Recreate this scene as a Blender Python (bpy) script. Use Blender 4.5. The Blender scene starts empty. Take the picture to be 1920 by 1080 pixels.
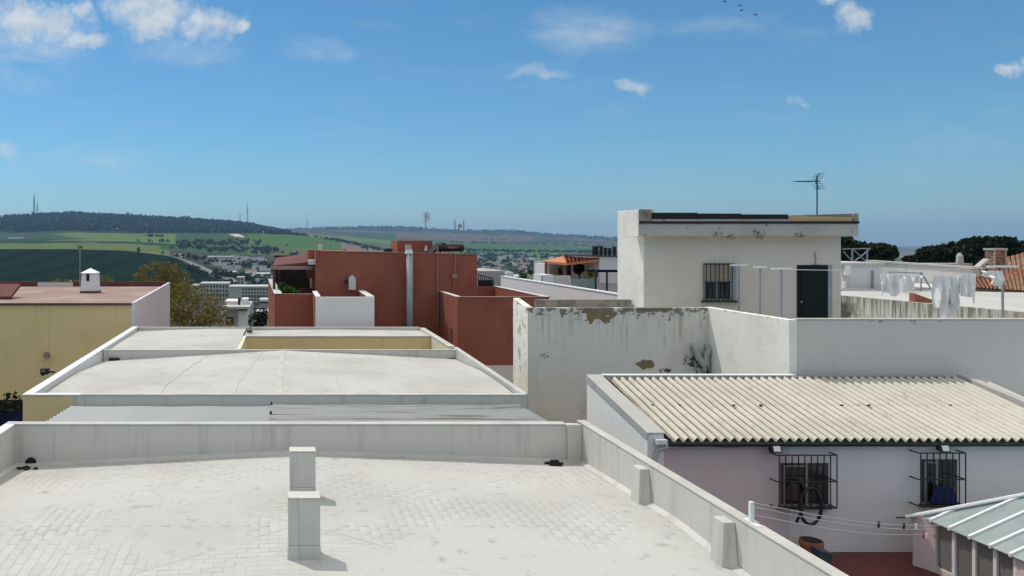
import bpy, math, random
import numpy as np
from mathutils import Vector, Matrix
random.seed(7)
RNG = np.random.default_rng(11)
SC = bpy.context.scene
COL = SC.collection
R = math.radians

# ------------------------------------------------------------------ camera
EYE = 12.0          # eye height over the street
F, HX, HY = 1450.0, 533.0, 455.0   # focal length and vanishing point of the street grid (pixels of a 1920 frame)
cam_d = bpy.data.cameras.new('camera')
cam = bpy.data.objects.new('camera', cam_d); COL.objects.link(cam)
cam.location = (0, 0, EYE); cam.rotation_euler = (R(90), 0, 0)
cam_d.sensor_width = 36; cam_d.lens = 36 * F / 1920
cam_d.shift_x = (960 - HX) / 1920; cam_d.shift_y = -(540 - HY) / 1920
cam_d.clip_start = 0.1; cam_d.clip_end = 60000
SC.camera = cam

# ------------------------------------------------------------------ sky, sun, exposure
SUN_AZ, SUN_EL = R(44), R(60)      # azimuth measured from +Y towards -X
sd = Vector((-math.sin(SUN_AZ)*math.cos(SUN_EL), math.cos(SUN_AZ)*math.cos(SUN_EL), math.sin(SUN_EL)))
W = bpy.data.worlds.new('World'); SC.world = W; W.use_nodes = True
nt = W.node_tree; N = nt.nodes; L = nt.links; N.clear()
def wn(t, **k):
    n = N.new(t)
    for a, b in k.items(): setattr(n, a, b)
    return n
def wmath(op, a, b=None, c=None, clamp=False):
    n = wn('ShaderNodeMath', operation=op, use_clamp=clamp)
    for i, v in enumerate((a, b, c)):
        if v is None: continue
        if isinstance(v, (int, float)): n.inputs[i].default_value = v
        else: L.new(v, n.inputs[i])
    return n.outputs[0]
out = wn('ShaderNodeOutputWorld'); bg = wn('ShaderNodeBackground'); L.new(bg.outputs[0], out.inputs[0])
sky = wn('ShaderNodeTexSky', sky_type='NISHITA', sun_disc=False)
sky.sun_elevation = SUN_EL; sky.sun_rotation = -SUN_AZ
sky.air_density = 1.0; sky.dust_density = 0.25; sky.ozone_density = 3.0; sky.altitude = 60
tint = wn('ShaderNodeMix', data_type='RGBA', blend_type='MULTIPLY'); tint.inputs[0].default_value = 1
L.new(sky.outputs[0], tint.inputs[6])
tc = wn('ShaderNodeTexCoord'); sx = wn('ShaderNodeSeparateXYZ'); L.new(tc.outputs['Generated'], sx.inputs[0])
ramp = wn('ShaderNodeValToRGB'); L.new(sx.outputs[2], ramp.inputs[0]); L.new(ramp.outputs[0], tint.inputs[7])
for i, (p_, c_) in enumerate(((0, (.55, .735, .88)), (.12, (.49, .795, .92)), (.30, (.445, .80, .93)), (.6, (.7, .9, .92)))):
    e_ = ramp.color_ramp.elements[i] if i < 2 else ramp.color_ramp.elements.new(p_)
    e_.position = p_; e_.color = (*c_, 1)
yy = wmath('MAXIMUM', wmath('ABSOLUTE', sx.outputs[1]), 0.05)
uu = wmath('DIVIDE', sx.outputs[0], yy); vv = wmath('DIVIDE', sx.outputs[2], yy)
cx = wn('ShaderNodeCombineXYZ'); L.new(uu, cx.inputs[0]); L.new(vv, cx.inputs[1])
def wnoise(scale, det, rough, vec):
    n = wn('ShaderNodeTexNoise'); n.inputs['Scale'].default_value = scale; n.inputs['Detail'].default_value = det
    n.inputs['Roughness'].default_value = rough; L.new(vec, n.inputs['Vector']); return n
dn = wnoise(16, 5, 0.6, cx.outputs[0])
sub = wn('ShaderNodeVectorMath', operation='SUBTRACT'); L.new(dn.outputs['Color'], sub.inputs[0]); sub.inputs[1].default_value = (.5, .5, .5)
scl = wn('ShaderNodeVectorMath', operation='SCALE'); L.new(sub.outputs[0], scl.inputs[0]); scl.inputs['Scale'].default_value = 0.05
add = wn('ShaderNodeVectorMath', operation='ADD'); L.new(cx.outputs[0], add.inputs[0]); L.new(scl.outputs[0], add.inputs[1])
def field(blobs, base):
    f = None
    for px, py, rx, ry, w in blobs:
        a = wn('ShaderNodeVectorMath', operation='SUBTRACT'); L.new(base, a.inputs[0])
        a.inputs[1].default_value = ((px-HX)/F, (HY-py)/F, 0)
        b = wn('ShaderNodeVectorMath', operation='MULTIPLY'); L.new(a.outputs[0], b.inputs[0]); b.inputs[1].default_value = (F/rx, F/ry, 0)
        c = wn('ShaderNodeVectorMath', operation='DOT_PRODUCT'); L.new(b.outputs[0], c.inputs[0]); L.new(b.outputs[0], c.inputs[1])
        g = wmath('MULTIPLY', wmath('SUBTRACT', 1.0, c.outputs['Value']), w)
        f = g if f is None else wmath('MAXIMUM', f, g)
    return f
puffs = [(60,42,130,44,1.1),(150,70,60,20,1),(152,20,26,14,1),(-10,20,60,30,1),(290,25,105,54,1.1),(375,42,80,38,1),(440,48,26,14,1),
         (1598,32,38,32,1),(1556,8,28,16,1),(1178,166,38,17,1),(1892,134,38,15,.9),(1498,187,26,9,.6),(1960,128,60,18,1)]
wisps = [(1100,55,130,62,1),(1010,140,75,12,.8),(60,100,130,80,1.0),(350,80,140,50,.7),(590,92,95,32,.75),(190,292,150,30,.7),(8,285,40,22,1.2),(1340,45,110,22,.45),(1800,270,130,30,.3)]
pn = wnoise(34, 7, 0.62, cx.outputs[0])
pf = wmath('ADD', field(puffs, add.outputs[0]), wmath('MULTIPLY', wmath('SUBTRACT', pn.outputs[0], 0.5), 2.6))
mr = wn('ShaderNodeMapRange', interpolation_type='SMOOTHSTEP'); L.new(pf, mr.inputs[0]); mr.inputs[1].default_value = -0.15; mr.inputs[2].default_value = 1.25
mp = wn('ShaderNodeMapping'); mp.inputs['Scale'].default_value = (6, 24, 1); mp.inputs['Rotation'].default_value = (0, 0, R(-16)); L.new(cx.outputs[0], mp.inputs[0])
w_n = wnoise(1.0, 7, 0.62, mp.outputs[0])
wf = wmath('MULTIPLY', wmath('MAXIMUM', field(wisps, add.outputs[0]), 0.0), wmath('MULTIPLY', wmath('SUBTRACT', w_n.outputs[0], 0.36), 2.9))
wf = wmath('MULTIPLY', wf, 0.62, clamp=True)
gen = wn('ShaderNodeMapRange', interpolation_type='SMOOTHSTEP'); L.new(w_n.outputs[0], gen.inputs[0]); gen.inputs[1].default_value = .5; gen.inputs[2].default_value = .9
gen.inputs[4].default_value = .22
# unseen overhead cumulus, added bright and warm as neutral fill for the shade
zz_ = wmath('MAXIMUM', sx.outputs[2], 0.08); ch = wn('ShaderNodeCombineXYZ'); L.new(wmath('DIVIDE', sx.outputs[0], zz_), ch.inputs[0]); L.new(wmath('DIVIDE', sx.outputs[1], zz_), ch.inputs[1])
on = wnoise(1.7, 6, 0.58, ch.outputs[0]); om = wn('ShaderNodeMapRange', interpolation_type='SMOOTHSTEP'); L.new(on.outputs[0], om.inputs[0]); om.inputs[1].default_value = .42; om.inputs[2].default_value = .58
oe = wn('ShaderNodeMapRange', interpolation_type='SMOOTHSTEP'); L.new(sx.outputs[2], oe.inputs[0]); oe.inputs[1].default_value = .34; oe.inputs[2].default_value = .50
over = wmath('MULTIPLY', om.outputs[0], oe.outputs[0])
dens = wmath('MAXIMUM', wmath('MAXIMUM', wmath('MULTIPLY', mr.outputs[0], 0.88), wf), gen.outputs[0], clamp=True)
cm = wn('ShaderNodeMix', data_type='RGBA'); L.new(dens, cm.inputs[0]); L.new(tint.outputs[2], cm.inputs[6])
SKY_STR = 0.115
cc = wn('ShaderNodeMix', data_type='RGBA'); cn = wnoise(60, 5, .6, cx.outputs[0]); cr_ = wn('ShaderNodeMapRange'); L.new(cn.outputs[0], cr_.inputs[0]); cr_.inputs[1].default_value = .35; cr_.inputs[2].default_value = .62
L.new(cr_.outputs[0], cc.inputs[0]); cc.inputs[6].default_value = (0.54/SKY_STR, 0.62/SKY_STR, 0.69/SKY_STR, 1); cc.inputs[7].default_value = (0.74/SKY_STR, 0.78/SKY_STR, 0.80/SKY_STR, 1); L.new(cc.outputs[2], cm.inputs[7])
cm2 = wn('ShaderNodeMix', data_type='RGBA'); L.new(over, cm2.inputs[0]); L.new(cm.outputs[2], cm2.inputs[6]); cm2.inputs[7].default_value = (1.75/SKY_STR, 1.66/SKY_STR, 1.5/SKY_STR, 1)
L.new(cm2.outputs[2], bg.inputs[0]); bg.inputs[1].default_value = SKY_STR
W.cycles.sampling_method = 'MANUAL'; W.cycles.sample_map_resolution = 512
sl = bpy.data.lights.new('sun', 'SUN'); sl.energy = 2.5; sl.angle = R(0.5); sl.color = (1.0, 0.965, 0.90)
sun = bpy.data.objects.new('sun', sl); COL.objects.link(sun); sun.location = (0, 0, 60)
sun.rotation_euler = (-sd).to_track_quat('-Z', 'Y').to_euler()
SC.view_settings.view_transform = 'Standard'; SC.view_settings.look = 'None'
SC.view_settings.exposure = -0.04; SC.view_settings.gamma = 1.0; SC.view_settings.use_curve_mapping = False
SC.cycles.use_denoising = True
SC.cycles.max_bounces = 6; SC.cycles.diffuse_bounces = 4; SC.cycles.glossy_bounces = 3; SC.cycles.transmission_bounces = 5
SC.cycles.volume_bounces = 0; SC.cycles.transparent_max_bounces = 12
SC.cycles.caustics_reflective = False; SC.cycles.caustics_refractive = False

# ------------------------------------------------------------------ helpers
def X(px, d): return (px - HX) * d / F
def Z(py, d): return EYE + (HY - py) * d / F
def P(px, py, d): return (X(px, d), d, Z(py, d))
OFF = {}
def tag(o, label=None, cat=None, group=None, kind=None):
    if label: o['label'] = label
    if cat: o['category'] = cat
    if group: o['group'] = group
    if kind: o['kind'] = kind
    return o
def thing(name, label, cat, loc=(0, 0, 0), group=None):
    o = bpy.data.objects.new(name, None); COL.objects.link(o); o.location = loc; o.empty_display_size = .2
    OFF[o] = Vector(loc); return tag(o, label, cat, group)
class MB:
    def __init__(s): s.v = []; s.f = []; s.m = []; s.smooth = False
    def add(s, v, f, m=0):
        b = len(s.v); s.v += [tuple(p) for p in v]; s.f += [tuple(i+b for i in q) for q in f]; s.m += [m]*len(f); return s
    def box(s, x0, x1, y0, y1, z0, z1, m=0):
        v = [(x0,y0,z0),(x1,y0,z0),(x1,y1,z0),(x0,y1,z0),(x0,y0,z1),(x1,y0,z1),(x1,y1,z1),(x0,y1,z1)]
        return s.add(v, [(0,3,2,1),(4,5,6,7),(0,1,5,4),(1,2,6,5),(2,3,7,6),(3,0,4,7)], m)
    def hexa(s, v, m=0):   # 8 corners, bottom 4 then top 4, counter-clockwise
        return s.add(v, [(0,3,2,1),(4,5,6,7),(0,1,5,4),(1,2,6,5),(2,3,7,6),(3,0,4,7)], m)
    def prism(s, poly, z0, z1, m=0):
        n = len(poly); v = [(x, y, z0) for x, y in poly] + [(x, y, z1) for x, y in poly]
        return s.add(v, [tuple(range(n-1, -1, -1)), tuple(range(n, 2*n))] + [(i, (i+1) % n, n+(i+1) % n, n+i) for i in range(n)], m)
    def prism_y(s, poly, y0, y1, m=0):   # poly in x,z (counter-clockwise seen from -y)
        n = len(poly); v = [(x, y0, z) for x, z in poly] + [(x, y1, z) for x, z in poly]
        return s.add(v, [tuple(range(n)), tuple(range(2*n-1, n-1, -1))] + [((i+1) % n, i, n+i, n+(i+1) % n) for i in range(n)], m)
    def prism_x(s, poly, x0, x1, m=0):   # poly in y,z
        n = len(poly); v = [(x0, y, z) for y, z in poly] + [(x1, y, z) for y, z in poly]
        return s.add(v, [tuple(range(n-1, -1, -1)), tuple(range(n, 2*n))] + [(i, (i+1) % n, n+(i+1) % n, n+i) for i in range(n)], m)
    def tube(s, pts, r, n=8, m=0, cap=True):
        pts = [Vector(p) for p in pts]; rs = r if isinstance(r, (list, tuple)) else [r]*len(pts)
        rings = []; up = None; b = len(s.v)
        for i, p in enumerate(pts):
            t = (pts[min(i+1, len(pts)-1)] - pts[max(i-1, 0)]).normalized()
            if up is None: up = Vector((0, 0, 1)) if abs(t.z) < .9 else Vector((0, 1, 0))
            a = t.cross(up).normalized(); c = a.cross(t).normalized(); up = c
            for k in range(n):
                th = 2*math.pi*k/n; s.v.append(tuple(p + (a*math.cos(th) + c*math.sin(th))*rs[i]))
        for i in range(len(pts)-1):
            for k in range(n):
                s.f.append((b+i*n+k, b+i*n+(k+1) % n, b+(i+1)*n+(k+1) % n, b+(i+1)*n+k)); s.m.append(m)
        if cap:
            s.f.append(tuple(b+k for k in range(n-1, -1, -1))); s.m.append(m)
            s.f.append(tuple(b+(len(pts)-1)*n+k for k in range(n))); s.m.append(m)
        return s
    def bar(s, p, q, r, m=0, n=6): return s.tube([p, q], r, n, m)
    def build(s, name, mats, parent=None, label=None, bevel=0, smooth=False, kind=None, seg=2):
        off = OFF.get(parent, Vector((0, 0, 0))) if parent is not None else getattr(s, 'origin', Vector((0, 0, 0)))
        me = bpy.data.meshes.new(name)
        me.from_pydata([(a-off.x, b-off.y, c-off.z) for a, b, c in s.v], [], s.f)
        if not isinstance(mats, (list, tuple)): mats = [mats]
        for mm in mats: me.materials.append(mm)
        if len(mats) > 1: me.polygons.foreach_set('material_index', s.m)
        if smooth or s.smooth: me.polygons.foreach_set('use_smooth', [True]*len(me.polygons))
        me.update(); me.validate()
        o = bpy.data.objects.new(name, me); COL.objects.link(o)
        OFF[o] = off
        if parent is not None: o.parent = parent
        else: o.location = off
        if label: o['label'] = label
        if kind: o['kind'] = kind
        if bevel:
            b = o.modifiers.new('bevel', 'BEVEL'); b.width = bevel; b.segments = seg; b.limit_method = 'ANGLE'; b.angle_limit = R(40)
        return o
def solo(mb, name, mats, label, cat, origin, group=None, **k):
    mb.origin = Vector(origin); o = mb.build(name, mats, None, **k); return tag(o, label, cat, group)
def copy_tree(o, dloc, label=None, parent=None):
    c = o.copy(); COL.objects.link(c)
    if parent is None: c.location = Vector(o.location) + Vector(dloc)
    else: c.parent = parent
    OFF[c] = Vector(c.location)
    if label: c['label'] = label
    for ch in [x for x in o.children]: copy_tree(ch, dloc, None, c)
    return c

# ------------------------------------------------------------------ materials
def mat(name, col, rough=.85, layers=(), bump=0, bscale=40, spec=.3, var=0, metal=0, bump2=0):
    """layers: (scale xyz, lo, hi, colour, strength, mask) ; mask = ('z',z0,z1,gain) or ('e',(x,y,z),(rx,ry,rz),gain) shifts the noise"""
    m = bpy.data.materials.new(name); m.use_nodes = True
    t = m.node_tree; n = t.nodes; l = t.links; b = n['Principled BSDF']
    b.inputs['Roughness'].default_value = rough; b.inputs['Specular IOR Level'].default_value = spec; b.inputs['Metallic'].default_value = metal
    geo = n.new('ShaderNodeNewGeometry'); pos = geo.outputs['Position']
    def sock(v):
        r = n.new('ShaderNodeRGB'); r.outputs[0].default_value = (*v, 1); return r.outputs[0]
    cur = sock(col)
    def noise(scale, det=5):
        mp_ = n.new('ShaderNodeMapping'); l.new(pos, mp_.inputs[0])
        mp_.inputs['Scale'].default_value = scale if isinstance(scale, tuple) else (scale,)*3
        q = n.new('ShaderNodeTexNoise'); q.inputs['Scale'].default_value = 1; q.inputs['Detail'].default_value = det; q.inputs['Roughness'].default_value = .6
        l.new(mp_.outputs[0], q.inputs['Vector']); return q.outputs[0]
    if var:
        rp = geo.outputs['Random Per Island']; oi = n.new('ShaderNodeObjectInfo')
        s_ = n.new('ShaderNodeMath'); s_.operation = 'ADD'; l.new(rp, s_.inputs[0]); l.new(oi.outputs['Random'], s_.inputs[1])
        fr = n.new('ShaderNodeMath'); fr.operation = 'FRACT'; l.new(s_.outputs[0], fr.inputs[0])
        mrr = n.new('ShaderNodeMapRange'); l.new(fr.outputs[0], mrr.inputs[0]); mrr.inputs[3].default_value = 1-var; mrr.inputs[4].default_value = 1+var
        vm = n.new('ShaderNodeVectorMath'); vm.operation = 'SCALE'; l.new(cur, vm.inputs[0]); l.new(mrr.outputs[0], vm.inputs['Scale']); cur = vm.outputs[0]
    for ly in layers:
        scale, lo, hi, c, st = ly[:5]; mask = ly[5] if len(ly) > 5 else None
        val = noise(scale)
        if mask:
            if mask[0] == 'z':
                sp = n.new('ShaderNodeSeparateXYZ'); l.new(pos, sp.inputs[0])
                mk = n.new('ShaderNodeMapRange'); l.new(sp.outputs[2], mk.inputs[0]); mk.inputs[1].default_value = mask[1]; mk.inputs[2].default_value = mask[2]
                mk.inputs[3].default_value = -mask[3]; mk.inputs[4].default_value = 0; mo = mk.outputs[0]
            else:
                a = n.new('ShaderNodeVectorMath'); a.operation = 'SUBTRACT'; l.new(pos, a.inputs[0]); a.inputs[1].default_value = mask[1]
                d = n.new('ShaderNodeVectorMath'); d.operation = 'DIVIDE'; l.new(a.outputs[0], d.inputs[0]); d.inputs[1].default_value = mask[2]
                e = n.new('ShaderNodeVectorMath'); e.operation = 'LENGTH'; l.new(d.outputs[0], e.inputs[0])
                mk = n.new('ShaderNodeMapRange'); l.new(e.outputs['Value'], mk.inputs[0]); mk.inputs[1].default_value = .3; mk.inputs[2].default_value = 1.4
                mk.inputs[3].default_value = 0; mk.inputs[4].default_value = -mask[3]; mo = mk.outputs[0]
            s_ = n.new('ShaderNodeMath'); s_.operation = 'ADD'; l.new(val, s_.inputs[0]); l.new(mo, s_.inputs[1]); val = s_.outputs[0]
        mrr = n.new('ShaderNodeMapRange'); mrr.interpolation_type = 'SMOOTHSTEP'; l.new(val, mrr.inputs[0])
        mrr.inputs[1].default_value = lo; mrr.inputs[2].default_value = hi; mrr.inputs[4].default_value = st
        mx = n.new('ShaderNodeMix'); mx.data_type = 'RGBA'; l.new(mrr.outputs[0], mx.inputs[0]); l.new(cur, mx.inputs[6]); mx.inputs[7].default_value = (*c, 1)
        cur = mx.outputs[2]
    l.new(cur, b.inputs['Base Color'])
    if bump:
        bp = n.new('ShaderNodeBump'); bp.inputs['Strength'].default_value = bump; bp.inputs['Distance'].default_value = .02
        l.new(noise(bscale, 6), bp.inputs['Height'])
        nrm = bp.outputs[0]
        if bump2:
            b2 = n.new('ShaderNodeBump'); b2.inputs['Strength'].default_value = bump2; b2.inputs['Distance'].default_value = .05
            l.new(noise(2.2, 3), b2.inputs['Height']); l.new(nrm, b2.inputs['Normal']); nrm = b2.outputs[0]
        l.new(nrm, b.inputs['Normal'])
    return m
GREY = (.36, .355, .33)
WHITE = (.60, .575, .525)
M = {}
M['white'] = mat('whitewash', WHITE, layers=[(.5, .45, .75, (.52, .495, .445), .5), ((3, 3, .25), .5, .72, GREY, .5), ((14, 14, .4), .6, .75, (.3, .29, .26), .4), (9, .62, .8, (.42, .4, .35), .35)], bump=.25, bscale=25, bump2=.2)
M['whitelit'] = mat('sunlit_whitewash', (.84, .825, .79), layers=[(.5, .45, .75, (.76, .74, .69), .5), ((3, 3, .35), .55, .8, (.5, .48, .44), .35)], bump=.25, bscale=25, bump2=.2)  # brighter copy of the whitewash, sunlight on the gable put into its colour
M['coping'] = mat('worn_coping', (.55, .53, .48), layers=[(1.2, .4, .65, (.43, .41, .37), .7), (14, .55, .75, (.33, .32, .29), .6)], bump=.35, bscale=30)
M['deck'] = mat('whitewashed_deck', (.515, .505, .47), layers=[(.35, .42, .7, (.405, .39, .35), .85), (2.5, .52, .74, (.36, .34, .29), .55), (22, .66, .78, (.34, .31, .26), .5)], bump=.3, bscale=18, bump2=.25)
M['tile'] = mat('whitewashed_tile', (.515, .505, .47), var=.035, layers=[(.35, .42, .7, (.415, .40, .36), .6), (2.5, .55, .8, (.39, .37, .32), .4), (26, .68, .78, (.3, .28, .23), .6)], bump=.3, bscale=22, bump2=.15)
M['joint'] = mat('limewashed_joint', (.51, .50, .465), layers=[(.35, .42, .7, (.44, .425, .385), .7), (3, .56, .74, (.28, .26, .22), .7)], bump=.3, bscale=30)
M['chim'] = mat('chimney_paint', (.60, .58, .53), layers=[(1.5, .45, .75, (.52, .5, .45), .6), ((14, 14, .7), .52, .72, (.40, .38, .34), .5), (30, .64, .72, (.3, .28, .25), .6)], bump=.2, bscale=30)
M['yellow'] = mat('yellow_paint', (.77, .60, .31), layers=[(.6, .45, .7, (.70, .54, .275), .7), ((1.5, 1.5, .25), .52, .74, (.80, .65, .37), .4), ((5, 5, .3), .56, .76, (.45, .35, .2), .45)], bump=.15, bscale=30)
M['cream'] = mat('cream_wall', (.74, .69, .50), layers=[(.6, .45, .7, (.64, .6, .45), .5)], bump=.15)
M['red'] = mat('red_render', (.30, .10, .064), layers=[(.5, .42, .7, (.24, .066, .046), .7), ((1.6, 1.6, .25), .52, .72, (.36, .135, .10), .5), ((5, 5, .25), .56, .74, (.17, .05, .04), .5), (9, .64, .76, (.38, .17, .13), .5)], bump=.15, bscale=30)
M['terracotta'] = mat('terracotta_deck', (.29, .195, .165), layers=[(.5, .42, .65, (.37, .285, .25), .8), (2.5, .55, .75, (.3, .17, .14), .5)], bump=.2, bscale=20)
M['maroon'] = mat('maroon_brick', (.13, .045, .04), layers=[(2, .5, .7, (.2, .08, .07), .5)])
M['lavender'] = mat('pale_wall', (.72, .69, .68), layers=[(.4, .45, .7, (.65, .62, .60), .5), ((3, 3, .3), .6, .8, (.5, .49, .48), .3)], bump=.15)
M['pink'] = mat('pink_wall', (.66, .57, .55), layers=[(.4, .42, .7, (.60, .50, .48), .6), ((3, 3, .3), .6, .8, (.42, .39, .4), .3)], bump=.2, bscale=20)
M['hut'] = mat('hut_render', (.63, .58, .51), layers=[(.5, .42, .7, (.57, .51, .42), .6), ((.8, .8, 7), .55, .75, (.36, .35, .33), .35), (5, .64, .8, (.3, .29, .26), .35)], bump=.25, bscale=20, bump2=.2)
M['hutlit'] = mat('hut_side', (.86, .83, .75), layers=[(.8, .45, .7, (.63, .61, .54), .6), ((5, 5, .5), .6, .8, (.36, .34, .3), .6), (3, .5, .62, (.22, .21, .19), .9, ('z', 12.5, 13.25, .5))], bump=.3, bscale=20, bump2=.2)  # lighter copy of the hut render, sunlight put into the colour
M['fascia'] = mat('fascia_concrete', (.44, .43, .40), layers=[(.8, .45, .7, (.36, .35, .33), .6), (5, .6, .68, (.14, .135, .12), .8)], bump=.3, bscale=20)
M['topconc'] = mat('grimy_concrete', (.30, .27, .23), layers=[(4, .45, .6, (.16, .14, .12), .8), (9, .55, .7, (.4, .3, .2), .5)], bump=.4, bscale=20)
PEEL = (.235, .17, .095)
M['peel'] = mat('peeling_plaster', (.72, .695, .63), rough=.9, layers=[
    (.55, .42, .68, (.62, .59, .52), .7), ((2.5, 2.5, .5), .5, .78, (.5, .47, .4), .4), (12, .66, .76, (.25, .24, .21), .5),
    (.9, .42, .62, (.50, .45, .33), .8, ('e', (12.2, 23, 9.5), (1.0, 1, .8), .35)),
    (.8, .42, .62, (.48, .42, .33), .8, ('e', (9.4, 23, 7.3), (1.6, 1, .9), .35)),
    (4.5, .40, .43, PEEL, 1, ('e', (9.3, 23, 9.95), (1.05, 1, .5), .55)),
    (5.5, .38, .41, (.19, .145, .09), 1, ('e', (10.9, 23, 10.1), (1.4, 1, .36), .5)),
    (5, .40, .47, (.16, .14, .11), .9, ('z', 9.5, 10.12, .30)), ((7, 7, .6), .46, .66, (.3, .28, .24), .6, ('z', 8.6, 10.0, .14)),
    (4, .30, .33, PEEL, 1, ('e', (10.75, 23, 8.38), (.42, 1, .24), .8)),
    (6, .45, .49, (.1, .09, .07), 1, ('e', (11.3, 23, 8.2), (.45, 1, .14), .5)),
    (6, .42, .52, (.07, .065, .055), .95, ('e', (12.25, 23, 8.45), (.62, 1, .5), .42)),
    (11, .5, .54, (.12, .115, .1), .9, ('e', (7.75, 23, 8.65), (.28, 1, .22), .3)),
    ], bump=.35, bscale=16, bump2=.3)
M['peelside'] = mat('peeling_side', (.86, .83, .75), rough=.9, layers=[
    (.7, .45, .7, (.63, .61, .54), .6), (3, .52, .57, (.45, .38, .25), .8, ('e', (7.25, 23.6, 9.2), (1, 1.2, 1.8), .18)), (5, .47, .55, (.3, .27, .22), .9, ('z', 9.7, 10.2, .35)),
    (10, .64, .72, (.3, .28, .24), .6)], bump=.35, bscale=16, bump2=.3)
M['frontwall'] = mat('grey_white_wall', (.62, .60, .57), layers=[(.35, .42, .7, (.56, .54, .51), .6), ((2, 2, .25), .55, .8, (.46, .455, .45), .5), (5, .46, .56, (.25, .24, .22), .8, ('z', 9.8, 10.15, .4))], bump=.2, bscale=20, bump2=.2)
M['streak'] = mat('streaked_wall', (.62, .60, .52), layers=[((11, 12, .55), .36, .56, (.11, .105, .085), .85, ('z', 8.9, 10.0, .16)), ((30, 32, 1.2), .5, .66, (.2, .19, .16), .6), ((3, 3, 1.2), .5, .7, (.25, .23, .18), .55), (1.2, .3, .5, (.06, .05, .04), .95, ('e', (21.05, 29.3, 9.3), (1, 1.5, 1.2), .6)), (1.2, .5, .7, (.5, .47, .38), .5)], bump=.3, bscale=20)
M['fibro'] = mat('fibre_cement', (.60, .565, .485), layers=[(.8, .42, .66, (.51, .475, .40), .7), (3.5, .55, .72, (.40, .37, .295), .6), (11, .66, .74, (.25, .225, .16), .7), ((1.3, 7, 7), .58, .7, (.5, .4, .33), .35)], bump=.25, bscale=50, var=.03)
M['fibro_dirt_shade'] = mat('dirt_and_shade_trough', (.24, .215, .165), layers=[(2.5, .45, .65, (.36, .33, .26), .7), (7, .55, .7, (.12, .105, .08), .6)])  # trough faces darkened: dirt and rib shade painted together
M['canopy_dirt_shade'] = mat('dirt_and_shade_rib', (.17, .175, .165), layers=[((.5, 3, 3), .45, .65, (.27, .28, .27), .8)])  # shade between the ribs and dirt, both put into the trough colour
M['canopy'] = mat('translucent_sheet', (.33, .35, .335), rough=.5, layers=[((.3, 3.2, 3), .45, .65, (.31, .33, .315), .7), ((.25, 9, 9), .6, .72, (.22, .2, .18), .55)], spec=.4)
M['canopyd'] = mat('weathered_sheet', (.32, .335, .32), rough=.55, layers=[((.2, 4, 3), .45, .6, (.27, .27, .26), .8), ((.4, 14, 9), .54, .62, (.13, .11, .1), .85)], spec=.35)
M['metal'] = mat('galvanised_metal', (.42, .43, .44), rough=.45, metal=.7, layers=[(3, .45, .7, (.3, .31, .32), .6)])
M['greypaint'] = mat('grey_paint', (.30, .33, .36), rough=.5, layers=[(2, .45, .7, (.24, .26, .29), .6)])
M['whitepaint'] = mat('white_paint', (.78, .78, .77), rough=.45, layers=[(4, .5, .75, (.66, .66, .64), .5)], spec=.45)
M['black'] = mat('black_plastic', (.018, .018, .02), rough=.5)
M['iron'] = mat('dark_iron', (.035, .033, .035), rough=.6, metal=.3, layers=[(8, .55, .7, (.07, .045, .035), .6)])
M['greengutter'] = mat('dark_green_gutter', (.018, .032, .028), rough=.4)
M['door'] = mat('dark_green_door', (.006, .012, .010), rough=.55, spec=.15, layers=[(2, .5, .7, (.009, .016, .014), .5)])
M['glassdark'] = mat('dark_window_glass', (.012, .014, .016), rough=.12, spec=.6)
M['alu'] = mat('aluminium_frame', (.30, .30, .30), rough=.4, metal=.4)
M['brownframe'] = mat('brown_frame', (.06, .05, .045), rough=.5)
M['blind'] = mat('beige_blind', (.42, .36, .27), rough=.7, layers=[((2, 2, 40), .45, .55, (.3, .26, .2), .6)])
M['tar_and_shade'] = mat('tar_board', (.018, .014, .013), rough=.75, layers=[((2, 2, 8), .5, .7, (.045, .03, .024), .7)])
M['tan'] = mat('tan_board', (.50, .37, .20), rough=.8, layers=[(3, .5, .7, (.38, .27, .15), .6)])
M['orange'] = mat('orange_tiles', (.45, .17, .085), rough=.9, var=.25, layers=[(.9, .45, .65, (.52, .3, .18), .6), (5, .6, .75, (.2, .1, .07), .6)])
M['oldtile'] = mat('old_roof_tiles', (.46, .21, .12), rough=.9, var=.3, layers=[(.8, .42, .62, (.50, .36, .24), .75), (4, .55, .7, (.17, .12, .08), .7)])
M['brick'] = mat('chimney_brick', (.19, .095, .06), layers=[((3, 3, 14), .5, .56, (.4, .34, .27), .5)])
M['concrete'] = mat('pale_concrete', (.46, .45, .42), layers=[(1, .45, .7, (.37, .36, .33), .6), (6, .62, .76, (.25, .24, .22), .5)], bump=.3, bscale=25)
M['greyroof'] = mat('grey_roof', (.40, .39, .37), layers=[(.5, .45, .7, (.3, .29, .28), .6)])
M['patio'] = mat('red_patio_floor', (.12, .032, .026), rough=.6, layers=[(1.2, .45, .7, (.085, .025, .022), .6)], bump=.1, bscale=20)
M['rubber'] = mat('black_rubber', (.022, .022, .024), rough=.55)
M['pot'] = mat('terracotta_pot', (.34, .12, .07), rough=.85, layers=[(6, .5, .7, (.25, .1, .07), .6)])
M['bluegrey'] = mat('blue_grey_plastic', (.05, .075, .105), rough=.5)
M['bluecloth'] = mat('blue_bag', (.008, .018, .10), rough=.6, layers=[(6, .5, .7, (.01, .02, .12), .6)])
M['navy'] = mat('navy_tarpaulin', (.004, .005, .012), spec=0, rough=1, layers=[(3, .5, .7, (.012, .014, .05), .6)])
M['cloth'] = mat('white_laundry', (.93, .92, .91), rough=.95, layers=[(4, .45, .7, (.72, .71, .70), .6)], bump=.2, bscale=30)
_t = M['cloth'].node_tree; _tr = _t.nodes.new('ShaderNodeBsdfTranslucent'); _tr.inputs[0].default_value = (.92, .92, .90, 1); _mx = _t.nodes.new('ShaderNodeMixShader'); _mx.inputs[0].default_value = .12
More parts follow.
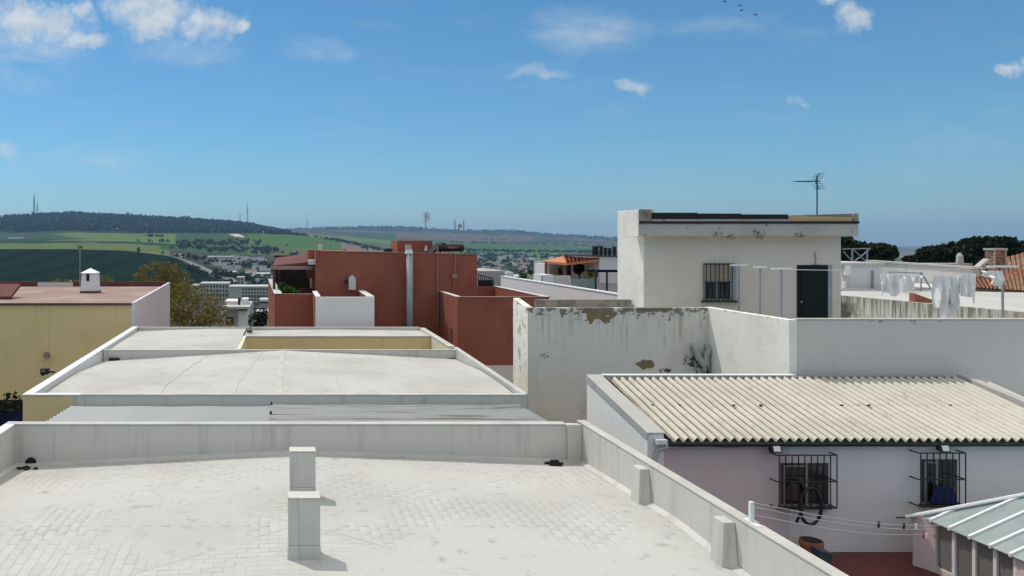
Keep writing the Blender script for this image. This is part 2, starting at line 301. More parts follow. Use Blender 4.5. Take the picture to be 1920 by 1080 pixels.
_t.links.new(_t.nodes['Principled BSDF'].outputs[0], _mx.inputs[1]); _t.links.new(_tr.outputs[0], _mx.inputs[2]); _t.links.new(_mx.outputs[0], _t.nodes['Material Output'].inputs[0])
M['line'] = mat('pale_cord', (.62, .60, .57), rough=.8)
M['lampglass'] = mat('lamp_glass', (.75, .74, .70), rough=.2, spec=.6)
M['yellowp'] = mat('yellow_peg', (.6, .5, .1), rough=.5)
M['redp'] = mat('red_peg', (.5, .06, .08), rough=.5)
M['grime_and_shade'] = mat('black_grime_and_shade', (.02, .02, .018), rough=.95)
M['road'] = mat('road_asphalt', (.16, .155, .15), layers=[(.02, .45, .7, (.22, .21, .2), .6)])
M['fhouse'] = mat('far_house_white', (.62, .61, .58), var=.12)
M['fhouse2'] = mat('far_house_cream', (.52, .46, .38), var=.12)
M['froof'] = mat('far_roof_tile', (.30, .15, .10), var=.2)
M['froofg'] = mat('far_roof_grey', (.42, .41, .40), var=.15)
M['apart'] = mat('apartment_render', (.46, .45, .41), layers=[(.3, .45, .7, (.39, .38, .35), .6)])
M['awin'] = mat('apartment_window', (.06, .07, .08), rough=.3)
M['bark'] = mat('bark', (.10, .075, .055), layers=[((8, 8, 2), .45, .65, (.06, .045, .035), .7)], bump=.5, bscale=20)
M['mast'] = mat('mast_steel', (.12, .12, .13), rough=.6)
def leafmat(name, cols, trans=.25):
    m = bpy.data.materials.new(name); m.use_nodes = True; t = m.node_tree; n = t.nodes; l = t.links; b = n['Principled BSDF']
    g = n.new('ShaderNodeNewGeometry'); rp = n.new('ShaderNodeValToRGB'); l.new(g.outputs['Random Per Island'], rp.inputs[0])
    e = rp.color_ramp.elements
    for i, c in enumerate(cols):
        p = i/(len(cols)-1)
        el = e[0] if i == 0 else (e[1] if i == len(cols)-1 else e.new(p)); el.position = p; el.color = (*c, 1)
    l.new(rp.outputs[0], b.inputs['Base Color']); b.inputs['Roughness'].default_value = .85; b.inputs['Specular IOR Level'].default_value = .2 if trans else 0
    tr = n.new('ShaderNodeBsdfTranslucent'); l.new(rp.outputs[0], tr.inputs[0]); mx = n.new('ShaderNodeMixShader'); mx.inputs[0].default_value = trans
    l.new(b.outputs[0], mx.inputs[1]); l.new(tr.outputs[0], mx.inputs[2]); l.new(mx.outputs[0], n['Material Output'].inputs[0]); return m
M['autumn'] = leafmat('spring_brown_leaves', [(.10, .09, .02), (.19, .14, .025), (.28, .16, .03), (.14, .13, .03), (.27, .21, .06)])
M['pine'] = leafmat('dark_pine_needles', [(.018, .028, .010), (.035, .052, .016), (.055, .070, .024), (.024, .036, .013)], .15)
M['shrub'] = leafmat('green_shrub_leaves', [(.03, .06, .015), (.07, .12, .02), (.05, .09, .02), (.12, .18, .03)])
M['darkshrub'] = leafmat('dark_shrub_leaves', [(.010, .016, .008), (.02, .03, .012), (.014, .022, .01)], .1)
M['yplant'] = leafmat('yellow_green_leaves', [(.16, .16, .03), (.10, .12, .02), (.22, .2, .05)])
M['forest'] = leafmat('far_forest_leaves', [(.022, .042, .014), (.032, .056, .02), (.042, .066, .026)], 0)
M['fartree'] = leafmat('far_tree_leaves', [(.025, .04, .016), (.035, .052, .02), (.045, .06, .026)], 0)
def glass(name, col, alpha_rough=.35, mixf=.55):
    m = bpy.data.materials.new(name); m.use_nodes = True; t = m.node_tree; n = t.nodes; l = t.links; b = n['Principled BSDF']
    b.inputs['Base Color'].default_value = (*col, 1); b.inputs['Roughness'].default_value = .25; b.inputs['Specular IOR Level'].default_value = .6
    ge = n.new('ShaderNodeNewGeometry'); no = n.new('ShaderNodeTexNoise'); no.inputs['Scale'].default_value = 2.5; no.inputs['Detail'].default_value = 5; l.new(ge.outputs['Position'], no.inputs['Vector'])
    mm = n.new('ShaderNodeMix'); mm.data_type = 'RGBA'; l.new(no.outputs[0], mm.inputs[0]); mm.inputs[6].default_value = (*[c*.7 for c in col], 1); mm.inputs[7].default_value = (*[min(1, c*1.25) for c in col], 1); l.new(mm.outputs[2], b.inputs['Base Color'])
    tr = n.new('ShaderNodeBsdfTranslucent'); tr.inputs[0].default_value = (*col, 1); mx = n.new('ShaderNodeMixShader'); mx.inputs[0].default_value = mixf
    l.new(b.outputs[0], mx.inputs[1]); l.new(tr.outputs[0], mx.inputs[2]); l.new(mx.outputs[0], n['Material Output'].inputs[0]); return m
M['frost'] = glass('frosted_glass', (.42, .49, .475), mixf=.3)
M['frostdark'] = glass('grimy_glass', (.24, .24, .22), mixf=.2)

# ------------------------------------------------------------------ terrain
def vnoise(x, y, seed=0):
    x = np.asarray(x, float); y = np.asarray(y, float)
    xi = np.floor(x).astype(np.int64); yi = np.floor(y).astype(np.int64); fx = x-xi; fy = y-yi
    fx = fx*fx*(3-2*fx); fy = fy*fy*(3-2*fy)
    def h(a, b):
        n = (a*374761393 + b*668265263 + seed*1442695041) & 0xffffffff
        n = ((n ^ (n >> 13))*1274126177) & 0xffffffff
        return ((n ^ (n >> 16)) & 0xffff)/65535.0
    return (h(xi, yi)*(1-fx)+h(xi+1, yi)*fx)*(1-fy)+(h(xi, yi+1)*(1-fx)+h(xi+1, yi+1)*fx)*fy
def fbm(x, y, seed=0, o=4):
    s = 0; a = .5
    for i in range(o): s = s+a*vnoise(x*2**i, y*2**i, seed+i); a *= .5
    return s
# land heights along view columns: (distance, apparent height line) measured from the photograph
COLS = {
 -900: [(700,545),(1000,500),(1250,466),(1500,470),(1800,466),(2300,452),(2800,440),(3300,427),(4000,412),(4400,408),(5200,415),(7000,445),(14000,457)],
 0:    [(700,545),(1000,500),(1250,466),(1500,470),(1800,465),(2300,452),(2800,440),(3300,427),(4000,412),(4400,407),(5200,415),(7000,445),(14000,457)],
 130:  [(700,545),(1000,500),(1250,466),(1500,470),(1800,463),(2300,450),(2800,438),(3300,425),(4000,404),(4400,399),(5200,410),(7000,445),(14000,457)],
 240:  [(700,545),(1000,503),(1250,469),(1500,472),(1800,464),(2300,452),(2800,441),(3300,430),(4000,408),(4400,404),(5200,414),(7000,445),(14000,457)],
 310:  [(700,548),(1000,510),(1200,479),(1500,476),(1900,468),(2300,455),(2800,440),(3300,432),(4000,411),(4400,408),(5200,418),(7000,445),(14000,457)],
 400:  [(600,560),(900,528),(1200,504),(1500,490),(1900,475),(2300,457),(2800,440),(3300,434),(4000,417),(4400,414),(5200,424),(7000,440),(14000,457)],
 470:  [(600,562),(900,538),(1200,515),(1500,497),(1900,480),(2300,458),(2800,439),(3300,434),(4000,423),(4400,420),(5200,430),(7000,438),(14000,457)],
 545:  [(600,562),(900,540),(1200,518),(1500,502),(1900,484),(2300,462),(2800,440),(3200,440),(4000,436),(4600,433),(5500,432),(7000,430),(9000,440),(14000,457)],
 640:  [(600,562),(900,540),(1200,520),(1500,505),(1900,488),(2300,470),(2800,452),(3300,452),(4000,446),(5500,436),(7000,426),(9000,440),(14000,457)],
 740:  [(600,562),(900,540),(1200,522),(1500,508),(1900,492),(2300,480),(2800,470),(3500,460),(4500,450),(5500,440),(7000,425),(9000,440),(14000,457)],
 860:  [(600,562),(900,540),(1200,524),(1500,510),(1900,496),(2300,484),(2800,474),(3500,465),(4500,456),(5500,446),(7000,431),(9000,442),(14000,458)],
 960:  [(600,562),(900,540),(1200,526),(1500,512),(1900,498),(2300,486),(2800,476),(3500,468),(4500,459),(5500,448),(7000,432),(9000,445),(14000,459)],
 1060: [(600,562),(900,540),(1200,526),(1500,512),(1900,498),(2300,487),(2800,478),(3500,470),(4500,461),(5500,452),(7000,440),(9000,447),(14000,460)],
 1160: [(600,562),(900,540),(1200,526),(1500,512),(1900,498),(2300,488),(2800,480),(3500,472),(4500,464),(5500,456),(7000,446),(9000,450),(14000,461)],
 1350: [(600,550),(900,530),(1200,516),(1500,506),(1900,496),(2300,489),(2800,483),(3500,477),(4500,472),(5500,468),(7000,463),(9000,461),(14000,462)],
 1700: [(600,545),(900,525),(1200,512),(1500,503),(1900,496),(2300,490),(2800,485),(3500,480),(4500,476),(5500,472),(7000,469),(9000,466),(14000,462)],
 3600: [(600,545),(900,525),(1200,512),(1500,503),(1900,496),(2300,490),(2800,485),(3500,480),(4500,476),(5500,472),(7000,469),(9000,466),(14000,462)],
}
YS = np.concatenate([np.array([2, 20, 40, 48, 56, 66, 80]), np.geomspace(95, 600, 24), np.linspace(630, 3400, 170), np.geomspace(3420, 14000, 90)])
PXS = np.concatenate([np.linspace(-3600, -60, 40), np.linspace(-50, 1180, 330), np.linspace(1190, 5200, 70)])
near = [(2, 0.0), (40, 0.0), (48, -.5), (80, -5), (150, -17), (300, -34), (450, -38)]
def col_z(c, ys):
    t = near+[(d, EYE+(HY-py)*d/F) for d, py in COLS[c]]
    return np.interp(ys, [a for a, _ in t], [b for _, b in t])
keys = sorted(COLS); TAB = np.array([col_z(k, YS) for k in keys])   # cols x ys
def smooth_axis(a, n):
    for _ in range(n): a = np.concatenate([a[:1], (a[:-2]+2*a[1:-1]+a[2:])/4, a[-1:]])
    return a
ZG = np.array([np.interp(PXS, keys, TAB[:, j]) for j in range(len(YS))])     # ys x pxs
ZG = smooth_axis(ZG, 2); ZG = smooth_axis(ZG.T, 14).T
GX = (PXS[None, :]-HX)/F*YS[:, None]; GY = np.repeat(YS[:, None], len(PXS), 1)
amp = np.clip((GY-300)/1500, 0, 1)
ZG = ZG+amp*((fbm(GX/420, GY/600, 3)-.47)*16)*np.clip(GY/4000, .25, 1.3)
def ground(x, y):
    px = HX+x/y*F; j = np.clip(np.searchsorted(YS, y)-1, 0, len(YS)-2); i = np.clip(np.searchsorted(PXS, px)-1, 0, len(PXS)-2)
    a = (y-YS[j])/(YS[j+1]-YS[j]); b = (px-PXS[i])/(PXS[i+1]-PXS[i])
    return (ZG[j, i]*(1-b)+ZG[j, i+1]*b)*(1-a)+(ZG[j+1, i]*(1-b)+ZG[j+1, i+1]*b)*a
# crop colours, field by field
GREENS = np.array([(.075, .15, .035), (.10, .20, .04), (.055, .11, .035), (.13, .19, .07), (.045, .085, .03), (.17, .165, .11), (.20, .165, .125)])
def land_colour(px, Y, Xw):
    fx = Xw/330+fbm(Xw/500, Y/700, 21)*1.6; fy = Y/430+fbm(Xw/600, Y/500, 22)*1.6
    pick = vnoise(np.floor(fx)*7.31, np.floor(fy)*5.17, 5)
    idx = np.clip((pick*1.5-.25)*7, 0, 6).astype(int); c = GREENS[idx]
    # the plain and dry ridges
    far = (Y > 4300); dry = np.array([(.15, .13, .10), (.12, .125, .08), (.075, .11, .055), (.13, .11, .09), (.06, .11, .045), (.065, .09, .055), (.11, .10, .08)])[idx]
    c = np.where(far[..., None], dry, c)
    def put(mask, col): nonlocal c; c = np.where(mask[..., None], np.array(col), c)
    w = fbm(Xw/160, Y/160, 31)-.47
    put((Y < 620), (.10, .10, .06))
    put((Y > 1300) & (Y < 2000) & (px > 500), (.05, .065, .035))
    put((Y > 2900+w*300) & (px < 545) & (Y < 6000), (.035, .05, .022))
    put((Y > 2250+w*200) & (Y < 2900+w*300) & (px < 215+w*80), (.055, .09, .05))
    put((Y > 2050+w*100) & (Y < 2350+w*100) & (px < 330) , (.03, .06, .035))
    put((Y > 1400) & (Y < 2050+w*100) & (px < 300), (.13, .17, .05))
    put((Y > 1300) & (Y < 1560+w*60) & (px < 300), (.22, .20, .10))
    put((Y > 2200) & (Y < 2900+w*120) & (px > 130+w*200) & (px < 330), (.12, .19, .05))
    put((Y > 2050) & (Y < 2850+w*100) & (px > 330) & (px < 470), (.06, .10, .04))
    put((Y > 1950) & (Y < 2870+w*60) & (px > 465) & (px < 640), (.075, .155, .035))
    put((Y > 1950) & (Y < 2250+w*120) & (px > 465) & (px < 640), (.12, .13, .06))
    put((Y > 3000) & (Y < 3500) & (px > 620) & (px < 760), (.14, .115, .09))
    put((Y > 3500+w*300) & (Y < 4600+w*300) & (px > 760), (.07, .14, .045))
    put((Y > 5000+w*600) & (Y < 6000+w*500) & (px > 740) & (px < 1000), (.15, .125, .095))
    put((Y > 6200+w*1200) & (px > 545) & (px < 1250), (.05, .075, .045))
    put((Y > 620) & (Y < 1950+w*150) & (px > 318) & (px < 760), (.07, .075, .045))
    put((Y > 900) & (px > 1350) & (vnoise(Xw/500, Y/700, 91) > .35), (.19, .175, .13))
    hill = (Y > 560) & (Y < 1262) & (px < 318+(1262-Y)*.30) & (px > -4000)
    put(hill, (.011, .026, .013))
    return c
CG = land_colour(HX+GX/GY*F, GY, GX)
CG = CG*(1-.35*np.clip(np.sin(GX/9+fbm(GX/60, GY/60, 12)*3), 0, 1)*((GY > 560) & (GY < 1262)))[..., None]
CG = (CG*.92+CG.mean(-1, keepdims=True)*.08)*np.where(GY > 4300, .76, .84)[..., None]*(0.85+.3*fbm(GX/40, GY/60, 8)[..., None])
nv, nh = len(YS), len(PXS)
me = bpy.data.meshes.new('terrain')
q = (np.arange(nv-1)[:, None]*nh+np.arange(nh-1)[None, :]).ravel()
faces = np.stack([q, q+1, q+nh+1, q+nh], 1)
me.from_pydata(np.stack([GX.ravel(), GY.ravel(), ZG.ravel()], 1).tolist(), [], faces.tolist())
ca = me.color_attributes.new('crop', 'FLOAT_COLOR', 'POINT')
ca.data.foreach_set('color', np.concatenate([CG.reshape(-1, 3), np.ones((nv*nh, 1))], 1).ravel())
me.polygons.foreach_set('use_smooth', [True]*len(me.polygons))
tm = mat('terrain_soil', (.1, .1, .1), rough=1.0, spec=0)
an = tm.node_tree.nodes.new('ShaderNodeAttribute'); an.attribute_name = 'crop'; tm.node_tree.links.new(an.outputs['Color'], tm.node_tree.nodes['Principled BSDF'].inputs['Base Color'])
me.materials.append(tm); ter = bpy.data.objects.new('terrain', me); COL.objects.link(ter); ter['kind'] = 'structure'
g = MB().add([(-400, -300, -.02), (400, -300, -.02), (400, 2, -.02), (-400, 2, -.02)], [(0, 1, 2, 3)])
g.build('ground', M['road'], kind='structure')

def drape(pts, w, lift=.6):
    m = MB(); pp = [Vector((x, y, ground(x, y)+lift)) for x, y in pts]
    for i, p in enumerate(pp):
        t = (pp[min(i+1, len(pp)-1)]-pp[max(i-1, 0)]); s = Vector((t.y, -t.x, 0)).normalized()*w/2
        for k in (-1, 1):
            a = p+s*k; m.v.append((a.x, a.y, ground(a.x, a.y)+lift))
    for i in range(len(pp)-1): m.f.append((2*i, 2*i+1, 2*i+3, 2*i+2)); m.m.append(0)
    return m
def resample(pts, n=60):
    p = np.array([(X(a, d), d) for a, d in pts]); t = np.linspace(0, len(p)-1, n)
    return list(zip(np.interp(t, range(len(p)), p[:, 0]), np.interp(t, range(len(p)), p[:, 1])))
drape(resample([(300, 1330), (335, 1290), (385, 1130), (430, 1000), (470, 900), (510, 800)]), 26).build('road', M['road'], kind='structure')

# clumps of small faces: trees
def leaf_mesh(centers, sizes, seed=0, flat=.0):
    r = np.random.default_rng(seed); n = len(centers)
    a = r.normal(size=(n, 3)); a[:, 2] *= (1-flat); a /= np.linalg.norm(a, axis=1)[:, None]
    b = r.normal(size=(n, 3)); b -= a*(a*b).sum(1)[:, None]; b /= np.linalg.norm(b, axis=1)[:, None]
    s = sizes[:, None]; c = np.asarray(centers)
    v = np.stack([c-a*s*.5, c+b*s*.34, c+a*s*.5, c-b*s*.34], 1).reshape(-1, 3)
    f = np.arange(4*n).reshape(-1, 4); return v, f
def np_mesh(name, v, f, material, parent=None, kind=None):
    off = OFF.get(parent, Vector((0, 0, 0))) if parent is not None else Vector((0, 0, 0))
    me = bpy.data.meshes.new(name); v = np.asarray(v)-np.array(off)
    me.vertices.add(len(v)); me.vertices.foreach_set('co', v.ravel()); n = len(f); k = f.shape[1]
    me.loops.add(n*k); me.loops.foreach_set('vertex_index', f.ravel().astype(np.int32)); me.polygons.add(n)
    me.polygons.foreach_set('loop_start', np.arange(0, n*k, k, dtype=np.int32)); me.update(calc_edges=True)
    me.materials.append(material); o = bpy.data.objects.new(name, me); COL.objects.link(o); OFF[o] = off
    if parent is not None: o.parent = parent
    if kind: o['kind'] = kind
    return o
def crown_points(blobs, n, seed, inner=.45):
    r = np.random.default_rng(seed); vol = np.array([b[3]*b[4]*b[5] for b in blobs]); cnt = np.maximum(20, (n*vol**.75/(vol**.75).sum()).astype(int)); pts = []
    for b, k in zip(blobs, cnt):
        d = r.normal(size=(k, 3)); d /= np.linalg.norm(d, axis=1)[:, None]; rad = inner+(1-inner)*r.random(k)**.6
        lump = .72+.5*vnoise(d[:, 0]*2.3+b[0]*3.1+7, d[:, 2]*2.3+d[:, 1]*1.9+b[2], seed)
        pts.append(np.array(b[:3])+d*(rad*lump)[:, None]*np.array(b[3:6]))
    p = np.concatenate(pts); k = fbm(p[:, 0]*.9+p[:, 1]*.5, p[:, 2]*.9+p[:, 1]*.4, seed+3, 3)
    return p[k > .30]
def tree(name, label, base, blobs, n, leaf, material, seed, group=None, trunk_r=.2, limbs=8, cat='tree'):
    t = thing(name, label, cat, base, group); b0 = Vector(base); r = random.Random(seed)
    top = Vector(blobs[0][:3]); m = MB()
    mid = b0.lerp(top, .55)+Vector((r.uniform(-.2, .2), r.uniform(-.2, .2), 0))
    m.tube([b0-Vector((0, 0, .3)), b0.lerp(mid, .5), mid, top], [trunk_r, trunk_r*.8, trunk_r*.6, trunk_r*.15], 8)
    for k in range(limbs):
        bl = blobs[k % len(blobs)]; e = Vector(bl[:3])+Vector((r.uniform(-.7, .7)*bl[3], r.uniform(-.7, .7)*bl[4], r.uniform(-.2, .7)*bl[5]))
        s0 = b0.lerp(mid, r.uniform(.55, 1)); m.tube([s0, s0.lerp(e, .5)+Vector((0, 0, .15*(e-s0).length)), e], [trunk_r*.42, trunk_r*.25, trunk_r*.06], 5)
    m.build('trunk', M['bark'], t, smooth=True)
    p = crown_points(blobs, n, seed); r2 = np.random.default_rng(seed+1)
    v, f = leaf_mesh(p, leaf*(.6+.8*r2.random(len(p))), seed); np_mesh('crown', v, f, material, t); return t
def far_trees(name, spots, material, seed, per=26):
    r = np.random.default_rng(seed); c = []; s = []
    for x, y, h, w in spots:
        z = ground(x, y); d = r.normal(size=(per, 3)); d /= np.linalg.norm(d, axis=1)[:, None]; d *= r.random((per, 1))**.33
        c.append(np.array([x, y, z+h*.58])+d*np.array([w*.5, w*.5, h*.45])); s.append(np.full(per, w*.55))
    c = np.concatenate(c); s = np.concatenate(s); v, f = leaf_mesh(c, s*(.7+.6*r.random(len(s))), seed); return np_mesh(name, v, f, material, None, 'stuff')
# the wood along the ridge
sp = []
for k in range(5200):
    px = RNG.uniform(-400, 545); Y = RNG.uniform(2950, 4450); wv = fbm(X(px, Y)/160, Y/160, 31)-.47
    if Y > 2980+wv*300: sp.append((X(px, Y), Y, RNG.uniform(8, 15), RNG.uniform(10, 20)))
for px, h in ((62, 17), (238, 22), (246, 18), (262, 18), (300, 16), (345, 20), (352, 22), (430, 17), (449, 18), (470, 15), (476, 18), (540, 16)):
    for k in range(3): sp.append((X(px+RNG.uniform(-2, 2), 4380), 4380+k*8, h, 15))
tag(far_trees('ridge_forest', sp, M['forest'], 41, 14), 'dark bluish wood covering the crest of the far hill', 'forest')
# tree belts and scattered trees in the valley
sp = []
def belt(pts, n, spread, h=(7, 12)):
    p = np.array([(X(a, d), d) for a, d in pts])
    for k in range(n):
        t = RNG.uniform(0, len(p)-1); x = np.interp(t, range(len(p)), p[:, 0])+RNG.normal()*spread; y = np.interp(t, range(len(p)), p[:, 1])+RNG.normal()*spread
        hh = RNG.uniform(*h)*.75; sp.append((x, y, hh, hh*RNG.uniform(.9, 1.7)))
belt([(618, 2780), (650, 2760), (700, 2600), (760, 2500)], 130, 22)
belt([(500, 2900), (530, 2900), (580, 2900)], 60, 25, (8, 16))
belt([(270, 2600), (300, 2580)], 14, 15); belt([(330, 2250), (400, 2300), (470, 2350)], 110, 60); belt([(350, 2050), (450, 2000)], 70, 40)
belt([(880, 3150), (960, 3200), (1060, 3150), (1180, 3150)], 330, 70); belt([(880, 2600), (1180, 2500)], 260, 130); belt([(880, 2000), (1180, 1900)], 260, 150)
belt([(880, 1400), (1180, 1400)], 160, 110, (6, 10)); belt([(860, 4500), (960, 4600), (1160, 4600)], 90, 60)
belt([(430, 1500), (500, 1450), (700, 1500)], 160, 90); belt([(420, 1080), (500, 1000)], 60, 30); belt([(440, 750), (520, 700)], 70, 40); belt([(490, 2150), (510, 1950)], 40, 25, (8, 14))
belt([(880, 5200), (1000, 5400), (1160, 5200)], 70, 120); belt([(1600, 3000), (1800, 3000)], 40, 200); belt([(1600, 5500), (1800, 5600)], 60, 300)
belt([(560, 6800), (740, 6900), (960, 6950), (1150, 6900)], 420, 160, (9, 18)); belt([(330, 480), (420, 470), (520, 460)], 60, 25, (5, 8))
tag(far_trees('valley_trees', sp, M['fartree'], 43, 16), 'dark green belts of trees between the fields and houses of the valley', 'trees')
# far houses of the valley town
HV = []
def far_house(px, Y, w, d, h, kind, label, group, rz=0, extra=0):
    if group and kind: label = ('', 'white gabled ', 'cream gabled ')[kind]+label.replace(', left of the red house', '').replace('small pale ', 'small ').replace('low pale ', 'low ').replace(' house', ' house with orange tile roof', 1).replace(' building', ' building with orange tile roof', 1); group = ('', 'white gabled ', 'cream gabled ')[kind]+group
    x = X(px, Y); z = ground(x, Y)
    t = thing('far_house', label, 'house', (x, Y, z), group)
    key = (round(w), round(d), round(h), kind)
    m = MB().box(x-w/2, x+w/2, Y-d/2, Y+d/2, z-6, z+h)
    m.build('wall', M['fhouse'] if kind != 2 else M['fhouse2'], t)
    r = MB()
    if kind == 0: r.box(x-w/2-.3, x+w/2+.3, Y-d/2-.3, Y+d/2+.3, z+h+.02, z+h+.5); r.build('roof', M['froofg'], t)
    else: r.prism_x([(Y-d/2-.4, z+h+.02), (Y+d/2+.4, z+h+.02), (Y, z+h+d*.22)], x-w/2-.4, x+w/2+.4); r.build('roof', M['froof'], t)
    t.rotation_euler.z = rz; return t
for k in range(85):
    px = RNG.uniform(885, 1150); Y = RNG.choice([1450, 1600, 1900, 2150, 2300, 2450, 2700])+RNG.uniform(-60, 60)
    far_house(px, Y, RNG.uniform(9, 22), RNG.uniform(8, 12), RNG.uniform(4, 8), int(RNG.choice([0]*9+[1, 2])), 'small pale house among the trees of the valley town', 'houses of the valley town', RNG.uniform(-.5, .5))
for k in range(40):
    px = RNG.uniform(405, 505); Y = RNG.uniform(950, 1800)
    if px < 400+(1262-Y)*.3: continue
    far_house(px, Y, RNG.uniform(10, 26), RNG.uniform(8, 14), RNG.uniform(3.5, 7), int(RNG.choice([0]*9+[2])), 'low pale building below the green slope, left of the red house', 'low buildings below the green slope', RNG.uniform(-.3, .3))
def shed_far(px0, px1, Y, h, label, roofm):
    x0, x1 = X(px0, Y), X(px1, Y); z = min(ground(x0, Y), ground(x1, Y))
    t = thing('warehouse', label, 'warehouse', ((x0+x1)/2, Y, z))
    MB().box(x0, x1, Y, Y+30, z-8, z+h).build('wall', M['apart'], t)
    MB().prism_x([(Y-.6, z+h+.02), (Y+30.6, z+h+.02), (Y+30.6, z+h+1), (Y-.6, z+h+.6)], x0-.6, x1+.6).build('roof', roofm, t)
shed_far(338, 436, 1560, 11, 'long grey warehouse with pale roof edge below the green fields', M['fhouse'])
shed_far(322, 340, 1450, 5, 'short cream warehouse at the left end of the long grey one', M['fhouse2'])
shed_far(375, 440, 1130, 3.5, 'long low white roofed shed beside the curving road', M['fhouse'])
shed_far(455, 505, 1150, 5, 'white shed beside the road nearest the red house pergola', M['fhouse'])
far_house(487, 3020, 34, 14, 8, 0, 'white farmhouse on the slope above the twin pale tracks', None)
far_house(30, 2450, 46, 14, 5, 0, 'pale plastic covered greenhouse strip on the left slope', None)
for o in list(COL.objects)[-4:]:
    if o.get('label', '').startswith('pale plastic'): o.name = 'greenhouse_strip'; o['category'] = 'greenhouse'
drape(resample([(433, 2780), (448, 2620)], 12), 22).build('path', M['fhouse2'], kind='structure')
drape(resample([(441, 2800), (456, 2600)], 12), 16).build('path', M['fhouse2'], kind='structure')
def mast(px, pytop, Y, label, w=5):
    x = X(px, Y); z = ground(x, Y); zt = Z(pytop, Y); t = thing('radio_mast', label, 'mast', (x, Y, z), 'radio masts on the far hills')
    m = MB(); n = 12
    for sx_, sy_ in ((-1, -1), (1, -1), (1, 1), (-1, 1)): m.bar((x+sx_*w/2, Y+sy_*w/2, z-3), (x+sx_*w*.12, Y+sy_*w*.12, z+(zt-z)*.8), w*.10, n=4)
    for i in range(n):
        a = i/n; b = (i+1)/n; wa = w*(.5-.38*a); wb = w*(.5-.38*b); za = z+(zt-z)*.8*a; zb = z+(zt-z)*.8*b; s = 1 if i % 2 else -1
        m.bar((x-s*wa, Y-wa, za), (x+s*wb, Y-wb, zb), w*.07, n=4); m.bar((x-wb, Y-wb, zb), (x+wb, Y-wb, zb), w*.07, n=4)
    m.build('lattice', M['mast'], t); MB().tube([(x, Y, z+(zt-z)*.78), (x, Y, zt)], [w*.16, w*.05], 5).build('antenna_rod', M['mast'], t)
    MB().tube([(x, Y, z+(zt-z)*.5), (x, Y, z+(zt-z)*.58)], w*.45, 8).build('equipment_drum', M['mast'], t)
mast(64, 357, 4400, 'tallest lattice mast on the left end of the wooded hill', 9)
mast(70, 374, 4420, 'shorter mast standing just right of the tallest mast', 6)
mast(464, 376, 4400, 'tall thin mast on the right end of the wooded hill', 7)
mast(450, 394, 4420, 'small mast just left of the tall thin one', 5)
mast(576, 406, 5600, 'faint mast on the low saddle above the red house', 6)

